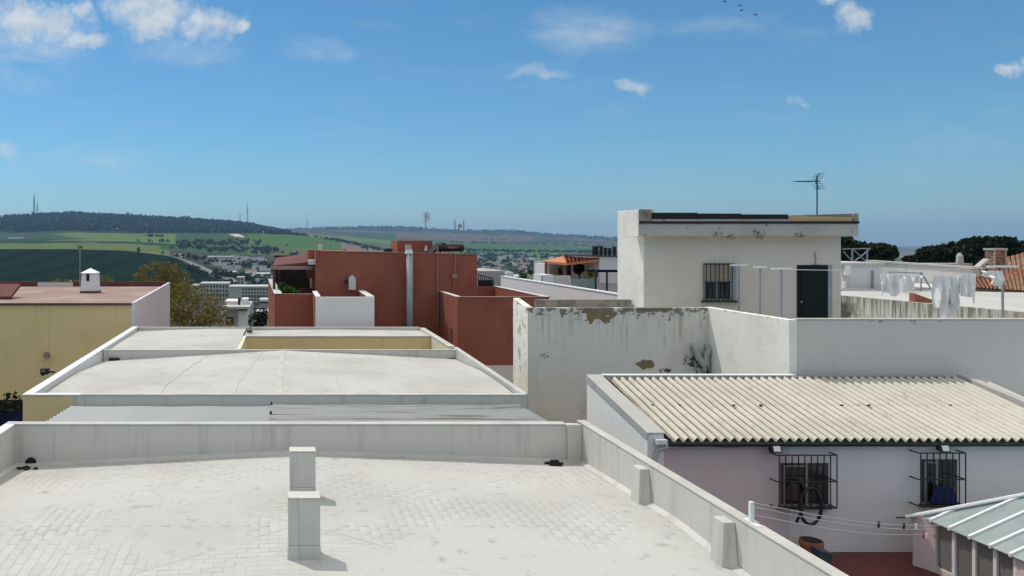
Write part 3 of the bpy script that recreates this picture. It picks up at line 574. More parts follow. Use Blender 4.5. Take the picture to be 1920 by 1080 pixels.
# ------------------------------------------------------------------ near white roof terrace
def white_terrace():
    x0, x1, y0, y1 = -5.41, 5.95, 6.6, 15.5; xc, yc = .27, 11.6; ZT = 8.37
    t = thing('terrace_building', 'nearest building with whitewashed tiled roof terrace and two white box chimneys', 'building', (xc, yc, 0))
    def rz(x, y):
        u = abs(x-xc)/(x1-xc); v = abs(y-yc)/(y1-yc); u = math.sqrt(u*u+.0016)-.04; v = math.sqrt(v*v+.0016)-.04; return 7.775-(.27 if x < xc else .19)*min(u, v)
    MB().box(x0-.18, x1+.15, y0-.2, y1+.2, 0, 7.2).build('wall', M['white'], t)
    # bedding under the tiles, following the falls to the corner drains
    n = 170; gx = np.linspace(x0-.02, x1+.02, n); gy = np.linspace(y0, y1+.02, n); m = MB(); m.smooth = True
    for y in gy:
        for x in gx:
            k_ = (float(fbm(x*.9+3, y*.9, 77))-.36)/.16; k_ = max(0, min(1, k_)); m.v.append((x, y, rz(x, y)-.003+.0075*k_*k_*(3-2*k_)))
    for j in range(n-1):
        for i in range(n-1): m.f.append((j*n+i, j*n+i+1, (j+1)*n+i+1, (j+1)*n+i)); m.m.append(0)
    deck = m.build('roof_bed', M['joint'], t)
    # tiles: laid lengthwise along the fall of each triangle
    tw, tl, th, gap = .148, .288, .014, .003
    def region(x, y):
        u = (x-xc)/(x1-xc); v = (y-yc)/(y1-yc)
        return (0 if abs(u) > abs(v) else 1, u > 0, v > 0)
    tiles = []; cut = []
    def clip(poly, f):
        out_ = []
        for i in range(len(poly)):
            p, q = poly[i], poly[(i+1) % len(poly)]; fp, fq = f(p), f(q)
            if fp >= 0: out_.append(p)
            if (fp >= 0) != (fq >= 0): t_ = fp/(fp-fq); out_.append((p[0]+(q[0]-p[0])*t_, p[1]+(q[1]-p[1])*t_))
        return out_
    for orient in (0, 1):
        a, b = (tw, tl) if orient == 0 else (tl, tw)
        i = 0; x = x0+.01
        while x < x1-.02:
            y = y0-b+((i % 2)*b*.5 if orient == 0 else 0); j = 0
            while y < y1:
                xx = x-((j % 2)*a*.5 if orient == 1 else 0); g2 = gap/2
                cs = [(xx, y), (xx+a, y), (xx+a, y+b), (xx, y+b)]; mid = (xx+a/2, y+b/2)
                whole = all(region(*c)[0] == orient for c in cs) and xx > x0 and xx+a < x1 and y > y0 and y+b < y1
                if whole: tiles.append((mid[0], mid[1], orient))
                else:
                    po = [(xx+g2, y+g2), (xx+a-g2, y+g2), (xx+a-g2, y+b-g2), (xx+g2, y+b-g2)]
                    for f in (lambda p: p[0]-x0-.005, lambda p: x1-.005-p[0], lambda p: p[1]-y0, lambda p: y1-.005-p[1]):
                        if po: po = clip(po, f)
                    U = lambda p: (p[0]-xc)/(x1-xc); V = lambda p: (p[1]-yc)/(y1-yc); e_ = .0012
                    if orient == 0: sg = 1 if mid[0] > xc else -1; fs = (lambda p: sg*U(p)-V(p)-e_, lambda p: sg*U(p)+V(p)-e_)
                    else: sg = 1 if mid[1] > yc else -1; fs = (lambda p: sg*V(p)-U(p)-e_, lambda p: sg*V(p)+U(p)-e_)
                    for f in fs:
                        if len(po) > 2: po = clip(po, f)
                    if len(po) > 2: cut.append(po)
                y += b; j += 1
            x += a; i += 1
    vis = [q for q in tiles if q[1] > 9.6 and HX+q[0]/q[1]*F < 1440 and HX+q[0]/q[1]*F > -40 and 455+(EYE-7.75)/q[1]*F < 1085]
    vis.sort(key=lambda q: q[1]); first = set(vis[:300])
    a, b = tw-gap, tl-gap
    bm_ = MB(); bv = .002
    bm_.add([(-a/2, -b/2, -th), (a/2, -b/2, -th), (a/2, b/2, -th), (-a/2, b/2, -th), (-a/2, -b/2, -bv), (a/2, -b/2, -bv), (a/2, b/2, -bv), (-a/2, b/2, -bv),
             (-a/2+bv, -b/2+bv, 0), (a/2-bv, -b/2+bv, 0), (a/2-bv, b/2-bv, 0), (-a/2+bv, b/2-bv, 0)],
            [(0, 1, 5, 4), (1, 2, 6, 5), (2, 3, 7, 6), (3, 0, 4, 7), (4, 5, 9, 8), (5, 6, 10, 9), (6, 7, 11, 10), (7, 4, 8, 11), (8, 9, 10, 11)])
    tv = np.array(bm_.v); tf = np.array(bm_.f)
    tmesh = None; AV = []; AF = []; cnt = 0; r = random.Random(3)
    for q in tiles:
        x, y, o = q; e = .03
        dx = (rz(x+e, y)-rz(x-e, y))/(2*e); dy = (rz(x, y+e)-rz(x, y-e))/(2*e)
        nrm = Vector((-dx+r.gauss(0, .0025), -dy+r.gauss(0, .0025), 1)).normalized()
        q_ = Vector((0, 0, 1)).rotation_difference(nrm) @ (Matrix.Rotation(R(90)*o+r.gauss(0, .006), 3, 'Z').to_quaternion())
        p = Vector((x, y, rz(x, y)+.003+r.gauss(0, .0006)))
        if q in first:
            if tmesh is None:
                ob = bm_.build('roof_tile', M['tile'], None); tmesh = ob.data
            else:
                ob = bpy.data.objects.new('roof_tile', tmesh); COL.objects.link(ob)
            ob.parent = deck; ob.location = p-Vector((xc, yc, 0)); ob.rotation_mode = 'QUATERNION'; ob.rotation_quaternion = q_
        else:
            rm = np.array(q_.to_matrix()); AV.append(tv @ rm.T+np.array(p)); AF.append(tf+cnt); cnt += len(tv)
    o = np_mesh('roof_tiling', np.concatenate(AV), np.concatenate(AF), M['tile'], t, 'stuff')
    m = MB()
    for po in cut:
        n_ = len(po); m.add([(x, y, rz(x, y)+.003) for x, y in po]+[(x, y, rz(x, y)-.01) for x, y in po], [tuple(range(n_))]+[((i+1) % n_, i, n_+i, n_+(i+1) % n_) for i in range(n_)])
    m.build('cut_tiling', M['tile'], t, kind='stuff')
    # parapets
    MB().box(x0-.18, x1+.15, y1, y1+.2, 7.2, ZT-.03).build('parapet', M['white'], t, bevel=.015)
    MB().box(x0-.2, x1-.30, y1-.012, y1+.215, ZT-.03, ZT).build('coping', M['coping'], t, bevel=.01)
    MB().box(x0-.18, x0, y0, y1-.003, 7.2, ZT-.03).build('parapet', M['white'], t, bevel=.015)
    MB().box(x0-.2, x0+.015, y0, y1-.015, ZT-.03, ZT+.001).build('coping', M['whitepaint'], t, bevel=.01)
    MB().box(x1, x1+.15, y0, y1-.003, 7.2, ZT).build('parapet', M['white'], t, bevel=.015)
    MB().box(x1-.012, x1+.165, y0, y1+.21, ZT, ZT+.028).build('coping', M['coping'], t, bevel=.01)
    MB().box(x1-.29, x1-.003, y1-.06, y1-.003, 7.3, ZT-.004).build('pilaster', M['white'], t, bevel=.01)
    for yb in (12.6, 10.2):
        m = MB(); xb = x1-.003
        m.hexa([(xb-.19, yb, 7.5), (xb, yb-.12, 7.5), (xb, yb+.3, 7.5), (xb-.19, yb+.3, 7.5), (xb-.15, yb, ZT-.06), (xb, yb, ZT-.06), (xb, yb+.26, ZT-.06), (xb-.15, yb+.26, ZT-.06)])
        m.build('buttress', M['white'], t, bevel=.012)
    # skirting fillets where deck meets parapet
    nn = 24
    for xs, sg in ((x1, -1), (x0, 1)):
        m = MB()
        for s in range(nn):
            ya = y0+(y1-y0)*s/nn; yb = y0+(y1-y0)*(s+1)/nn
            za, zb = rz(xs, ya), rz(xs, yb)
            m.add([(xs+sg*.09, ya, za+.006), (xs+sg*.09, yb, zb+.006), (xs+sg*.004, yb, zb+.06), (xs+sg*.004, ya, za+.06)], [(0, 1, 2, 3) if sg < 0 else (3, 2, 1, 0)])
        m.build('skirting', M['white'], t)
    m = MB()
    for s in range(nn):
        xa = x0+(x1-x0)*s/nn; xb = x0+(x1-x0)*(s+1)/nn; za, zb = rz(xa, y1), rz(xb, y1)
        m.add([(xa, y1-.09, za+.006), (xb, y1-.09, zb+.006), (xb, y1-.004, zb+.07), (xa, y1-.004, za+.07)], [(0, 1, 2, 3)])
    m.build('skirting', M['coping'], t)
    for yf, wf, df, hf, ztop in ((10.30, .43, .27, .82, 8.585), (12.75, .43, .27, .78, 8.545)):
        xa = X(540, 10.3) if yf < 11 else X(543, 12.75); z0 = 7.70
        m = MB(); fl = .035 if yf < 11 else .01
        m.hexa([(xa-.012, yf-.012, z0), (xa+wf+fl, yf-.012, z0), (xa+wf+fl, yf+df+.01, z0), (xa-.012, yf+df+.01, z0), (xa, yf, z0+.26), (xa+wf, yf, z0+.26), (xa+wf, yf+df, z0+.26), (xa, yf+df, z0+.26)])
        m.box(xa, xa+wf, yf, yf+df, z0+.26, ztop)
        c = m.build('chimney', M['chim'], t, bevel=.012)
        MB().box(xa-.004, xa+wf+.004, yf-.004, yf+df+.004, ztop, ztop+.018).build('chimney_cap', M['chim'], c, bevel=.006)
    # corner drains
    for px_, lab in ((52, 'black drain mouth in the left corner of the near terrace'), (1040, 'black drain grate in the right corner of the near terrace')):
        xd = X(px_, 15.3); m = MB(); zz = rz(xd, 15.3)
        if px_ < 100:
            m.tube([(xd, 15.47, zz+.06), (xd, 15.52, zz+.06)], .11, 14)
            for k in range(10):
                a_ = random.Random(k).uniform(0, 6.3); rr = random.Random(k+50).uniform(.05, .2); cxk = xd-.05+math.cos(a_)*rr*1.3; cyk = 15.25+math.sin(a_)*rr*.6
                m.tube([(cxk, cyk, rz(cxk, cyk)), (cxk+.02, cyk, rz(cxk, cyk)+.03)], [.07, .02], 6)
        else:
            m.box(xd-.13, xd+.09, 15.16, 15.34, zz, zz+.05); m.box(xd-.08, xd+.06, 15.2, 15.32, zz+.05, zz+.09); m.tube([(xd-.2, 15.3, zz+.03), (xd+.14, 15.22, zz+.04)], .025, 6)
        m.build('drain', M['grime_and_shade'], t, label=lab)
    return t
white_terrace()

# ------------------------------------------------------------------ corrugated patio cover
def corr_x(x0, x1, y0, y1, z0, z1, pitch, amp, th=.006):   # ribs run along x, waves across y
    m = MB(); m.smooth = True; n = int((y1-y0)/pitch*8); nx = 14
    for s in (0, 1):
        for j in range(n+1):
            f_ = j/n; y = y0+(y1-y0)*f_; z = z0+(z1-z0)*f_+amp*math.sin(2*math.pi*(y-y0)/pitch)-s*th
            for i in range(nx+1):
                g_ = i/nx; x = x0+(x1-x0)*g_; m.v.append((x, y, z-.018*math.sin(math.pi*((g_*3) % 1))*(1 if s == 0 else 1)))
    k = (n+1)*(nx+1); w = nx+1
    for j in range(n):
        for i in range(nx):
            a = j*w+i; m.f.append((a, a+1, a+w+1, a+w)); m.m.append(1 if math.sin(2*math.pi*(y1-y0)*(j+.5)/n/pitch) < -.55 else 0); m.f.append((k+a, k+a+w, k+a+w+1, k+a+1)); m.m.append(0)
    for i in range(nx):
        a = n*w+i
        for q4 in ((i+1, i, k+i, k+i+1), (a, a+1, k+a+1, k+a)): m.add([m.v[z_] for z_ in q4], [(0, 1, 2, 3)])
    return m
t = thing('patio_cover', 'pale corrugated plastic cover between the near terrace and the next roof', 'roof cover', (0, 17.3, 7.9))
xs = X(505, 17.4)
corr_x(-5.2, xs+.06, 15.75, 18.96, 8.12, 7.99, .27, .04).build('corrugated_sheet', [M['canopy'], M['canopy_dirt_shade']], t)
corr_x(xs, 5.72, 15.75, 18.96, 8.14, 8.03, .27, .04).build('corrugated_sheet', [M['canopyd'], M['canopy_dirt_shade']], t, label='right corrugated sheet with dark dirt lines')
for yk in (16.2, 17.6, 18.6):
    MB().tube([(xs+.03, yk, 8.1), (xs+.03, yk, 8.17)], [.03, .02], 7).build('fixing_cap', M['black'], t)
m = MB(); m.box(-5.15, 5.7, 15.75, 15.83, 7.98, 8.06); m.box(-5.15, 5.7, 18.85, 18.93, 7.86, 7.94); m.build('support_rail', M['greypaint'], t)

# ------------------------------------------------------------------ long white roofs beyond (row house)
def row_house():
    x0, x1, y0, ym, y1 = -6.43, 5.95, 19.0, 26.5, 32.9; xc = .0
    t = thing('row_house', 'flat white roofed house with yellow light well beyond the corrugated cover', 'building', (xc, 26, 0))
    m = MB(); m.box(x0, x1, y0, 26.6, 0, 7.6); m.box(x0, -1.5, 26.6, y1, 0, 7.6); m.box(-1.5, x1, 30.42, y1, 0, 7.6)
    m.build('wall', [M['yellow']], t)
    # front roof surface: crowned, falling to both sides
    def rz(x, y):
        u = (x-(-.05))/6.2; w = max(0, min(1, (y-23)/3.2)); e = max(0, 1-(y-19)/2.5)
        k = .30*abs(u)*w+.12*abs(u)**1.5*(1-w); return 8.31-k-.10*e**2-(.06 if x < 0 else .0)*abs(u)
    def surf(xa, xb, ya, yb, f, nx, ny):
        m = MB(); m.smooth = True
        for j in range(ny+1):
            for i in range(nx+1):
                x = xa+(xb-xa)*i/nx; y = ya+(yb-ya)*j/ny; m.v.append((x, y, f(x, y)))
        for j in range(ny):
            for i in range(nx): a = j*(nx+1)+i; m.f.append((a, a+1, a+nx+2, a+nx+1)); m.m.append(0)
        return m
    surf(x0+.2, x1-.12, y0+.15, ym+.02, rz, 60, 40).build('roof_deck', M['deck'], t)
    for xa_, xb_, wd in ((-.05, -.12, .16), (-.75, -1.3, .07), (1.1, 1.5, .06), (-2.6, -3.2, .05)):   # limewashed joint strips
        m = MB(); nn_ = 30
        for q in range(nn_+1):
            f_ = q/nn_; y = 19.3+(26.4-19.3)*f_; x = xa_+(xb_-xa_)*(1-f_)+.03*math.sin(q*.9)
            m.v += [(x-wd/2, y, rz(x, y)+.001), (x-wd/4, y, rz(x, y)+.018), (x+wd/4, y, rz(x, y)+.018), (x+wd/2, y, rz(x, y)+.001)]
        for q in range(nn_):
            for z_ in range(3): a_ = 4*q+z_; m.f.append((a_, a_+1, a_+5, a_+4)); m.m.append(0)
        m.build('joint_strip', M['coping'], t)
    def rz3(x, y): return 8.36-.10*max(0, (-3-x)/3.2)-.05*max(0, (29-y)/2.5)
    surf(x0+.2, -1.62, ym+.13, y1-.12, rz3, 24, 24).build('roof_deck', M['deck'], t)
    surf(-1.62, x1-.12, 30.5, y1-.12, lambda x, y: 8.33-.04*abs(x-2)/3, 20, 8).build('roof_deck', M['deck'], t)
    # parapets
    MB().box(x0+.003, X(135, 19), y0, y0+.16, 7.55, 8.245).build('parapet', M['yellow'], t, bevel=.01)
    MB().box(X(135, 19), x1, y0-.006, y0+.16, 7.55, 8.245).build('parapet', M['white'], t, label='stained white front parapet', bevel=.01)
    MB().box(x0-.01, X(150, 19), y0-.02, y0+.18, 8.245, 8.275).build('coping', M['whitepaint'], t, bevel=.008)
    MB().box(X(150, 19), x1, y0-.02, y0+.18, 8.245, 8.272).build('coping', M['coping'], t, bevel=.008)
    m = MB(); m.hexa([(x0, y0+.18, 7.55), (x0+.2, y0+.18, 7.55), (x0+.2, y1, 7.55), (x0, y1, 7.55), (x0, y0+.18, 8.24), (x0+.2, y0+.18, 8.24), (x0+.2, y1, 8.41), (x0, y1, 8.41)]); m.build('parapet', M['lavender'], t)
    m = MB(); m.hexa([(x0-.02, y0+.18, 8.243), (x0+.225, y0+.18, 8.243), (x0+.225, y1, 8.413), (x0-.02, y1, 8.413), (x0-.02, y0+.18, 8.272), (x0+.225, y0+.18, 8.272), (x0+.225, y1, 8.44), (x0-.02, y1, 8.44)]); m.build('coping', M['whitepaint'], t, bevel=.008)
    MB().box(x0+.23, X(858, 26.5), ym, ym+.12, 7.6, 8.30).build('parapet', M['white'], t, label='low cross parapet between the two roof decks', bevel=.01)
    MB().box(x0+.23, X(858, 26.5)+.02, ym-.015, ym+.135, 8.30, 8.325).build('coping', M['coping'], t, bevel=.008)
    # right edge, flush low kerb
    m = MB(); m.hexa([(x1-.13, y0+.18, 7.55), (x1+.1, y0+.18, 7.55), (x1+.1, ym+.5, 7.55), (x1-.13, ym+.5, 7.55), (x1-.05, y0+.18, 8.26), (x1+.1, y0+.18, 8.26), (x1+.1, ym+.5, 8.36), (x1-.05, ym+.5, 8.36)]); m.build('kerb', M['coping'], t, bevel=.01)
    MB().box(x1-.2, x1, ym+.5, y1, 7.55, 8.36).build('parapet', M['cream'], t, bevel=.01)
    MB().box(x1-.22, x1+.02, ym+.5, y1, 8.36, 8.385).build('coping', M['coping'], t, bevel=.008)
    MB().box(x0+.2, x1-.22, y1-.13, y1, 7.55, 8.42).build('parapet', M['coping'], t, bevel=.01)
    # light well lining
    MB().box(-1.5, x1-.2, 30.3, 30.42, 3, 8.30).build('light_well_wall', M['yellow'], t)
    MB().box(-1.62, -1.5, ym+.14, 30.42, 3, 8.34).build('light_well_wall', M['cream'], t)
    MB().box(-1.5, x1-.2, 30.28, 30.50, 8.30, 8.34).build('coping', M['coping'], t)
    MB().box(-1.62, x1, 26.62, 30.3, 2.9, 3).build('light_well_floor', M['patio'], t)
    MB().tube([(X(868-30, 26.4), 26.4, 7.99), (X(868-30, 26.4)+.25, 26.42, 8.0)], .06, 8).build('drain', M['grime_and_shade'], t)
    MB().tube([(x0+.45, 26.42, 8.0), (x0+.8, 26.4, 8.0)], .07, 8).build('drain', M['grime_and_shade'], t)
    xq = X(468, 31.5); m = MB(); m.tube([(xq, 31.5, 8.34), (xq, 31.5, 8.42)], .12, 9); m.bar((xq, 31.5, 8.4), (xq+.1, 32.6, 8.75), .03); m.build('vent_stub', M['iron'], t)
row_house()

# ------------------------------------------------------------------ yellow house
def yellow_house():
    xr, y0, y1 = -6.5, 33.5, 44.0; xl = -24
    t = thing('yellow_house', 'yellow walled house with pale terracotta roof deck and white chimney', 'house', (-14, 38, 0))
    MB().box(xl, xr-.12, y0, y1, 0, 9.3).build('wall', M['yellow'], t); MB().box(xl, xr-.2, y0-.04, y0-.01, 0, 5.2).build('painted_shade', M['grime_and_shade'], t, label='black alley shade painted on the base of the yellow wall')  # black panel paints the alley shade over the lower wall
    MB().add([(xl, y0-.05, 9.39), (xr-.1, y0-.05, 9.39), (xr-.1, y1-.2, 9.52), (xl, y1-.2, 9.52), (xl, y0-.05, 9.31), (xr-.1, y0-.05, 9.31), (xr-.1, y1-.2, 9.31), (xl, y1-.2, 9.31)],
             [(0, 1, 2, 3), (0, 4, 5, 1), (1, 5, 6, 2)]).build('roof_deck', M['terracotta'], t)
    MB().box(xl, xr-.1, y0-.07, y0-.052, 9.30, 9.372).build('drip_edge', M['maroon'], t)
    m = MB(); m.hexa([(xr-.12, y0-.03, 0), (xr, y0-.03, 0), (xr, y1, 0), (xr-.12, y1, 0), (xr-.12, y0-.03, 9.40), (xr, y0-.03, 9.40), (xr, y1, 9.74), (xr-.12, y1, 9.74)]); m.build('side_wall', M['lavender'], t, label='white right hand side wall', bevel=.01)
    MB().box(xl, xr-.12, y1-.2, y1, 9.3, 9.78).build('parapet', M['maroon'], t)
    MB().box(X(70, 43.7), X(136, 43.7), y1-.24, y1-.2, 9.45, 9.75).build('white_panel', M['fhouse'], t)
    # chimney
    yc = 39; xa, xb = X(152, yc), X(181, yc); z0, z1 = 9.43, Z(512, yc)
    c = MB().hexa([(xa-.04, yc, z0), (xb+.04, yc, z0), (xb+.04, yc+.7, z0), (xa-.04, yc+.7, z0), (xa+.02, yc+.05, z1), (xb-.02, yc+.05, z1), (xb-.02, yc+.65, z1), (xa+.02, yc+.65, z1)]).build('chimney', M['whitepaint'], t, bevel=.02)
    zm = (xa+xb)/2; a = xa-.03; b = xb+.03
    MB().add([(a, yc-.02, z1), (b, yc-.02, z1), (b, yc+.72, z1), (a, yc+.72, z1), (zm, yc+.35, Z(503, yc))], [(0, 1, 4), (1, 2, 4), (2, 3, 4), (3, 0, 4), (3, 2, 1, 0)]).build('chimney_cap', M['whitepaint'], c)
    MB().box(zm-.13, zm+.02, yc+.01, yc+.1, z1-.40, z1-.05).build('smoke_slot', M['grime_and_shade'], c)
    MB().box(xa-.06, xb+.06, yc-.02, yc+.72, z0-.04, z0+.13).build('base_band', M['maroon'], c)
    # lean-to tile roof at the far left
    yq = 35.2; m = MB(); zA = 9.55
    m.hexa([(-20, yq, 9.42), (X(20, yq), yq, 9.42), (X(37, yq+1.4), yq+1.5, 9.9), (-20, yq+1.5, 9.9), (-20, yq, 9.55), (X(20, yq), yq, 9.55), (X(37, yq+1.4), yq+1.5, 10.05), (-20, yq+1.5, 10.05)])
    m.build('lean_to_roof', M['maroon'], t)
    m = MB(); x = X(88, y0-.03); m.tube([(x, y0-.16, Z(665, y0)), (x, y0, Z(665, y0))], .13, 12); m.build('vent', M['terracotta'], t)
    x = X(112, 26); m = MB(); zz = 7.9
    return t
yellow_house()
m = MB(); xv = -6.62; m.tube([(xv-.02, 22.4, 8.25), (xv-.25, 22.4, 8.27)], .03, 6); m.box(xv-.42, xv-.2, 22.3, 22.5, 8.2, 8.36); m.tube([(xv-.31, 22.3, 8.28), (xv-.31, 22.18, 8.24)], .07, 8)
solo(m, 'wall_lamp', M['iron'], 'small dark floodlight on the left edge of the white roof beyond', 'lamp', (xv, 22.4, 8.2))

def yagi(name, label, base, ztop, boom, dirx=-1, mat_='iron', tips=7, diry=0, r=.02, elem=.28, upright=False):
    x, y, z = base; t = thing(name, label, 'antenna', base)
    MB().tube([(x, y, z-.1), (x, y, ztop)], r, 8).build('mast', M[mat_], t)
    d = Vector((dirx, diry, 0)).normalized(); s = Vector((-d.y, d.x, 0)); zb = ztop-.18; o = Vector((x, y, zb)); m = MB()
    m.bar(o-d*.1, o+d*boom, r*.7); m.build('boom', M[mat_], t)
    for i in range(tips):
        f_ = (i+1)/tips; p = o+d*boom*f_; l_ = elem*(1-.45*f_)
        up = Vector((0, 0, 1)) if upright else s
        MB().bar(p-up*l_, p+up*l_, r*.5).build('element', M[mat_], t)
    m = MB()
    for k in (-1, 1):
        m.bar(o+d*.06, o+d*.02+Vector((0, 0, k*.28))-d*.1, r*.6)
        for q in range(4): c_ = o+Vector((0, 0, k*(.08+.06*q)))-d*.03*q; m.bar(c_-s*.25, c_+s*.25, r*.4)
    m.build('reflector', M[mat_], t); return t
yagi('television_antenna', 'thin television antenna standing behind the white chimney of the yellow house', (X(150, 42), 42, 9.5), Z(448, 42), .9, 1, 'metal', 6, .3)
yagi('television_antenna', 'dark television antenna pointing left on top of the plain hut', (X(1532, 26), 26, 12.7), Z(330, 26), .72, -1, 'iron', 9)

# ------------------------------------------------------------------ red house
def red_house():
    D = 38.0; t = thing('red_house', 'dark red rendered house with flat roofs, terraces and pergola porch', 'house', (5, 42, 0))
    xl, xr = X(592, D), X(895, D); zt = Z(471, D)
    m = MB(); m.hexa([(xl, D, 0), (xr, D, 0), (xr, D+8, 0), (xl, D+8, 0), (xl, D, zt), (xr, D, zt-.17), (xr, D+8, zt-.17), (xl, D+8, zt)]); m.build('wall', M['red'], t, bevel=.02)
    m = MB(); m.hexa([(xl-.02, D-.03, zt), (xr+.02, D-.03, zt-.17), (xr+.02, D+.2, zt-.17), (xl-.02, D+.2, zt), (xl-.02, D-.03, zt+.04), (xr+.02, D-.03, zt-.13), (xr+.02, D+.2, zt-.13), (xl-.02, D+.2, zt+.04)]); m.build('coping', M['terracotta'], t)
    # stair head on the roof
    xa, xb = X(738, D+3), X(808, D+3); MB().box(X(745, D+2.6), xb, D+2.6, D+5, zt-.3, Z(451, D+2.6)).build('stair_head', M['red'], t, bevel=.02)
    # stepped parapet at the left end
    MB().box(X(577, D+2), xl+.02, D+1.6, D+4, zt-1.4, Z(468, D+2)).build('stepped_parapet', M['red'], t, bevel=.02)
    MB().box(X(579, D+1)-.02, xl+.02, D+.4, D+1.6, Z(489, D)-.2, Z(488, D)).build('ledge', M['fhouse'], t)
    MB().box(xl-.004, xl+.2, D-.05, D+.3, Z(490, D), zt+.05).build('corner_pier', M['red'], t)
    MB().box(X(597, D+3), X(604, D+3), D+3, D+3.3, zt-.1, zt+.35).build('roof_vent', M['fhouse'], t)
    MB().box(X(721, D+1), X(736, D+1), D+1, D+1.5, zt-.05, zt+.12).build('roof_hatch', M['black'], t)
    # white walled terrace box
    Dw = 33.6; wl, wr = X(592, Dw), X(702, Dw); zw = Z(557, Dw)
    MB().box(wl, wr, Dw, Dw+.16, 0, zw).build('terrace_wall', M['lavender'], t, label='white front wall of the terrace', bevel=.012)
    MB().box(wr-.28, wr, Dw+.16, D, 0, zw-.01).build('terrace_wall', M['red'], t)
    MB().box(wr-.30, wr+.01, Dw+.1, D-.003, zw-.01, zw+.03).build('coping', M['fhouse'], t)
    MB().box(wl, wl+.2, Dw+.16, D-.6, 0, zw-.01).build('terrace_wall', M['red'], t)
    MB().box(wl-.01, wl+.22, Dw+.0, D-.6, zw-.01, zw+.03).build('coping', M['fhouse'], t)
    MB().box(wl+.05, wr-.05, Dw+.17, D-.01, 0, zw-1).build('terrace_floor', M['terracotta'], t)
    # red terrace wall left of it
    Dr = 37.0; rl, rr = X(515, Dr), wl; zr = Z(552, Dr)
    MB().box(rl, rr-.003, Dr, Dr+.16, 0, zr).build('terrace_wall', M['red'], t)
    MB().box(rl, rr, Dr-.01, Dr+.17, zr, zr+.03).build('coping', M['terracotta'], t)
    lx, ly = X(503, 45), 45
    m = MB(); m.hexa([(rl, Dr+.01, 0), (rl+.18, Dr+.01, 0), (lx+.18, ly, 0), (lx, ly, 0), (rl, Dr+.01, zr), (rl+.18, Dr+.01, zr), (lx+.18, ly, Z(524, ly)), (lx, ly, Z(524, ly))]); m.build('terrace_wall', M['red'], t)
    m = MB(); zc_ = Z(524, ly); m.hexa([(rl-.02, Dr-.01, zr), (rl+.36, Dr-.01, zr), (lx+.3, ly, zc_), (lx-.02, ly, zc_), (rl-.02, Dr-.01, zr+.04), (rl+.36, Dr-.01, zr+.04), (lx+.3, ly, zc_+.04), (lx-.02, ly, zc_+.04)]); m.build('coping', M['fhouse'], t)
    MB().box(rl+.05, xl-.01, Dr+.2, 47, 0, zr-1).build('terrace_floor', M['terracotta'], t)
    # pergola porch
    p0 = P(511, 498, 39); p1 = P(590, 490, 39); p2 = P(588, 471, 43); p3 = P(516, 494, 44)
    m = MB(); q = [Vector(v) for v in (p0, p1, (p1[0], 44, p2[2]-.12), (p0[0]+.1, 44, p0[2]+.30))]; m.hexa([tuple(v-Vector((0, 0, .14))) for v in q]+[tuple(v) for v in q]); pr = m.build('porch_roof', M['maroon'], t)
    MB().box(p0[0]-.1, xl-.01, 39-.08, 39.02, p0[2]-.2, p0[2]-.02).build('fascia_beam', M['terracotta'], pr)
    MB().box(p0[0]+.0, xl, 46.8, 47, zr-1, p2[2]-.3).build('porch_back_wall', M['tar_and_shade'], t)  # near-black wall colour stands for the shade inside the porch
    MB().box(p0[0], p0[0]+.12, 44.2, 46.8, zr-.9, p0[2]-.1).build('added_porch_screen', M['black'], t)  # added black screen that keeps light out of the porch
    for px_, dd in ((514, 39.1), (523, 43.5), (591, 38.9)):
        x = X(px_, dd); MB().box(x-.07, x+.07, dd-.07, dd+.07, zr-1, p0[2]-.1).build('post', M['maroon'], t)
    MB().box(X(560, 41), X(590, 41), 41, 41.2, zr-1, zr+.05).build('inner_wall', M['red'], t)
    # lantern shaped vent on the wall
    x = X(648, 37.7); wv = .5; z0 = Z(543, 37.7); z1 = Z(522, 37.7); zt2 = Z(515, 37.7)
    x = X(654, 37.7); m = MB(); m.prism_y([(x, z0), (x+.33, z0), (x+.33, z1), (x+.165, zt2), (x, z1)], 37.62, 37.9); vt = m.build('vent_hood', M['fhouse'], t)
    m = MB(); m.tube([(x-.2, 37.75, z0+.36), (x-.06, 37.75, z0+.42)], [.1, .13], 9); m.bar((x-.12, 37.75, z0+.4), (x-.1, 38.0, z0+.4), .03); m.build('lamp', M['iron'], t)
    # flue pipe
    x = X(768, 37.7); m = MB(); m.tube([(x, 37.7, 5), (x, 37.7, zt-.05)], .165, 16); fl = m.build('flue_pipe', M['greypaint'], t, smooth=True)
    MB().tube([(x-.03, 37.7, zt-.12), (x-.03, 37.7, zt+.08)], [.2, .17], 16).build('flue_collar', M['whitepaint'], fl)
    MB().tube([(x-.06, 37.7, zt+.08), (x-.06, 37.7, zt+.32)], .15, 16).build('flue_cap', M['concrete'], fl)
    # pipes and cables down the wall
    m = MB(); x = X(821, 37.9); m.tube([(x, 37.93, zt+.25), (x-.02, 37.93, 9.8), (x+.03, 37.93, 9.2), (x, 37.93, 8)], .035, 7); m.build('water_pipe', M['terracotta'], t)
    m = MB(); x = X(853, 37.9); m.tube([(x+.05, 37.95, zt-.1), (x, 37.93, 10.5), (x-.05, 37.93, 9.6), (x-.05, 37.93, 8.5)], .02, 6); m.box(x-.12, x+.1, 37.88, 37.96, Z(518, 38)-.1, Z(518, 38)+.12); m.build('cable', M['terracotta'], t)
    m = MB(); m.tube([(X(799, 40), 40, zt), (X(799, 40), 40, zt+.28)], [.09, .04], 8); m.build('roof_cowl', M['fhouse'], t)
    # right terrace block
    Db = 34.0; bl, br = X(858, Db), X(1025, Db); zb = Z(557.5, Db); be = 42.4
    MB().box(bl, br, Db, Db+.16, 0, zb).build('terrace_wall', M['red'], t, bevel=.012)
    MB().box(bl, bl+.18, Db+.16, D+.2, 0, zb-.002).build('terrace_wall', M['red'], t)
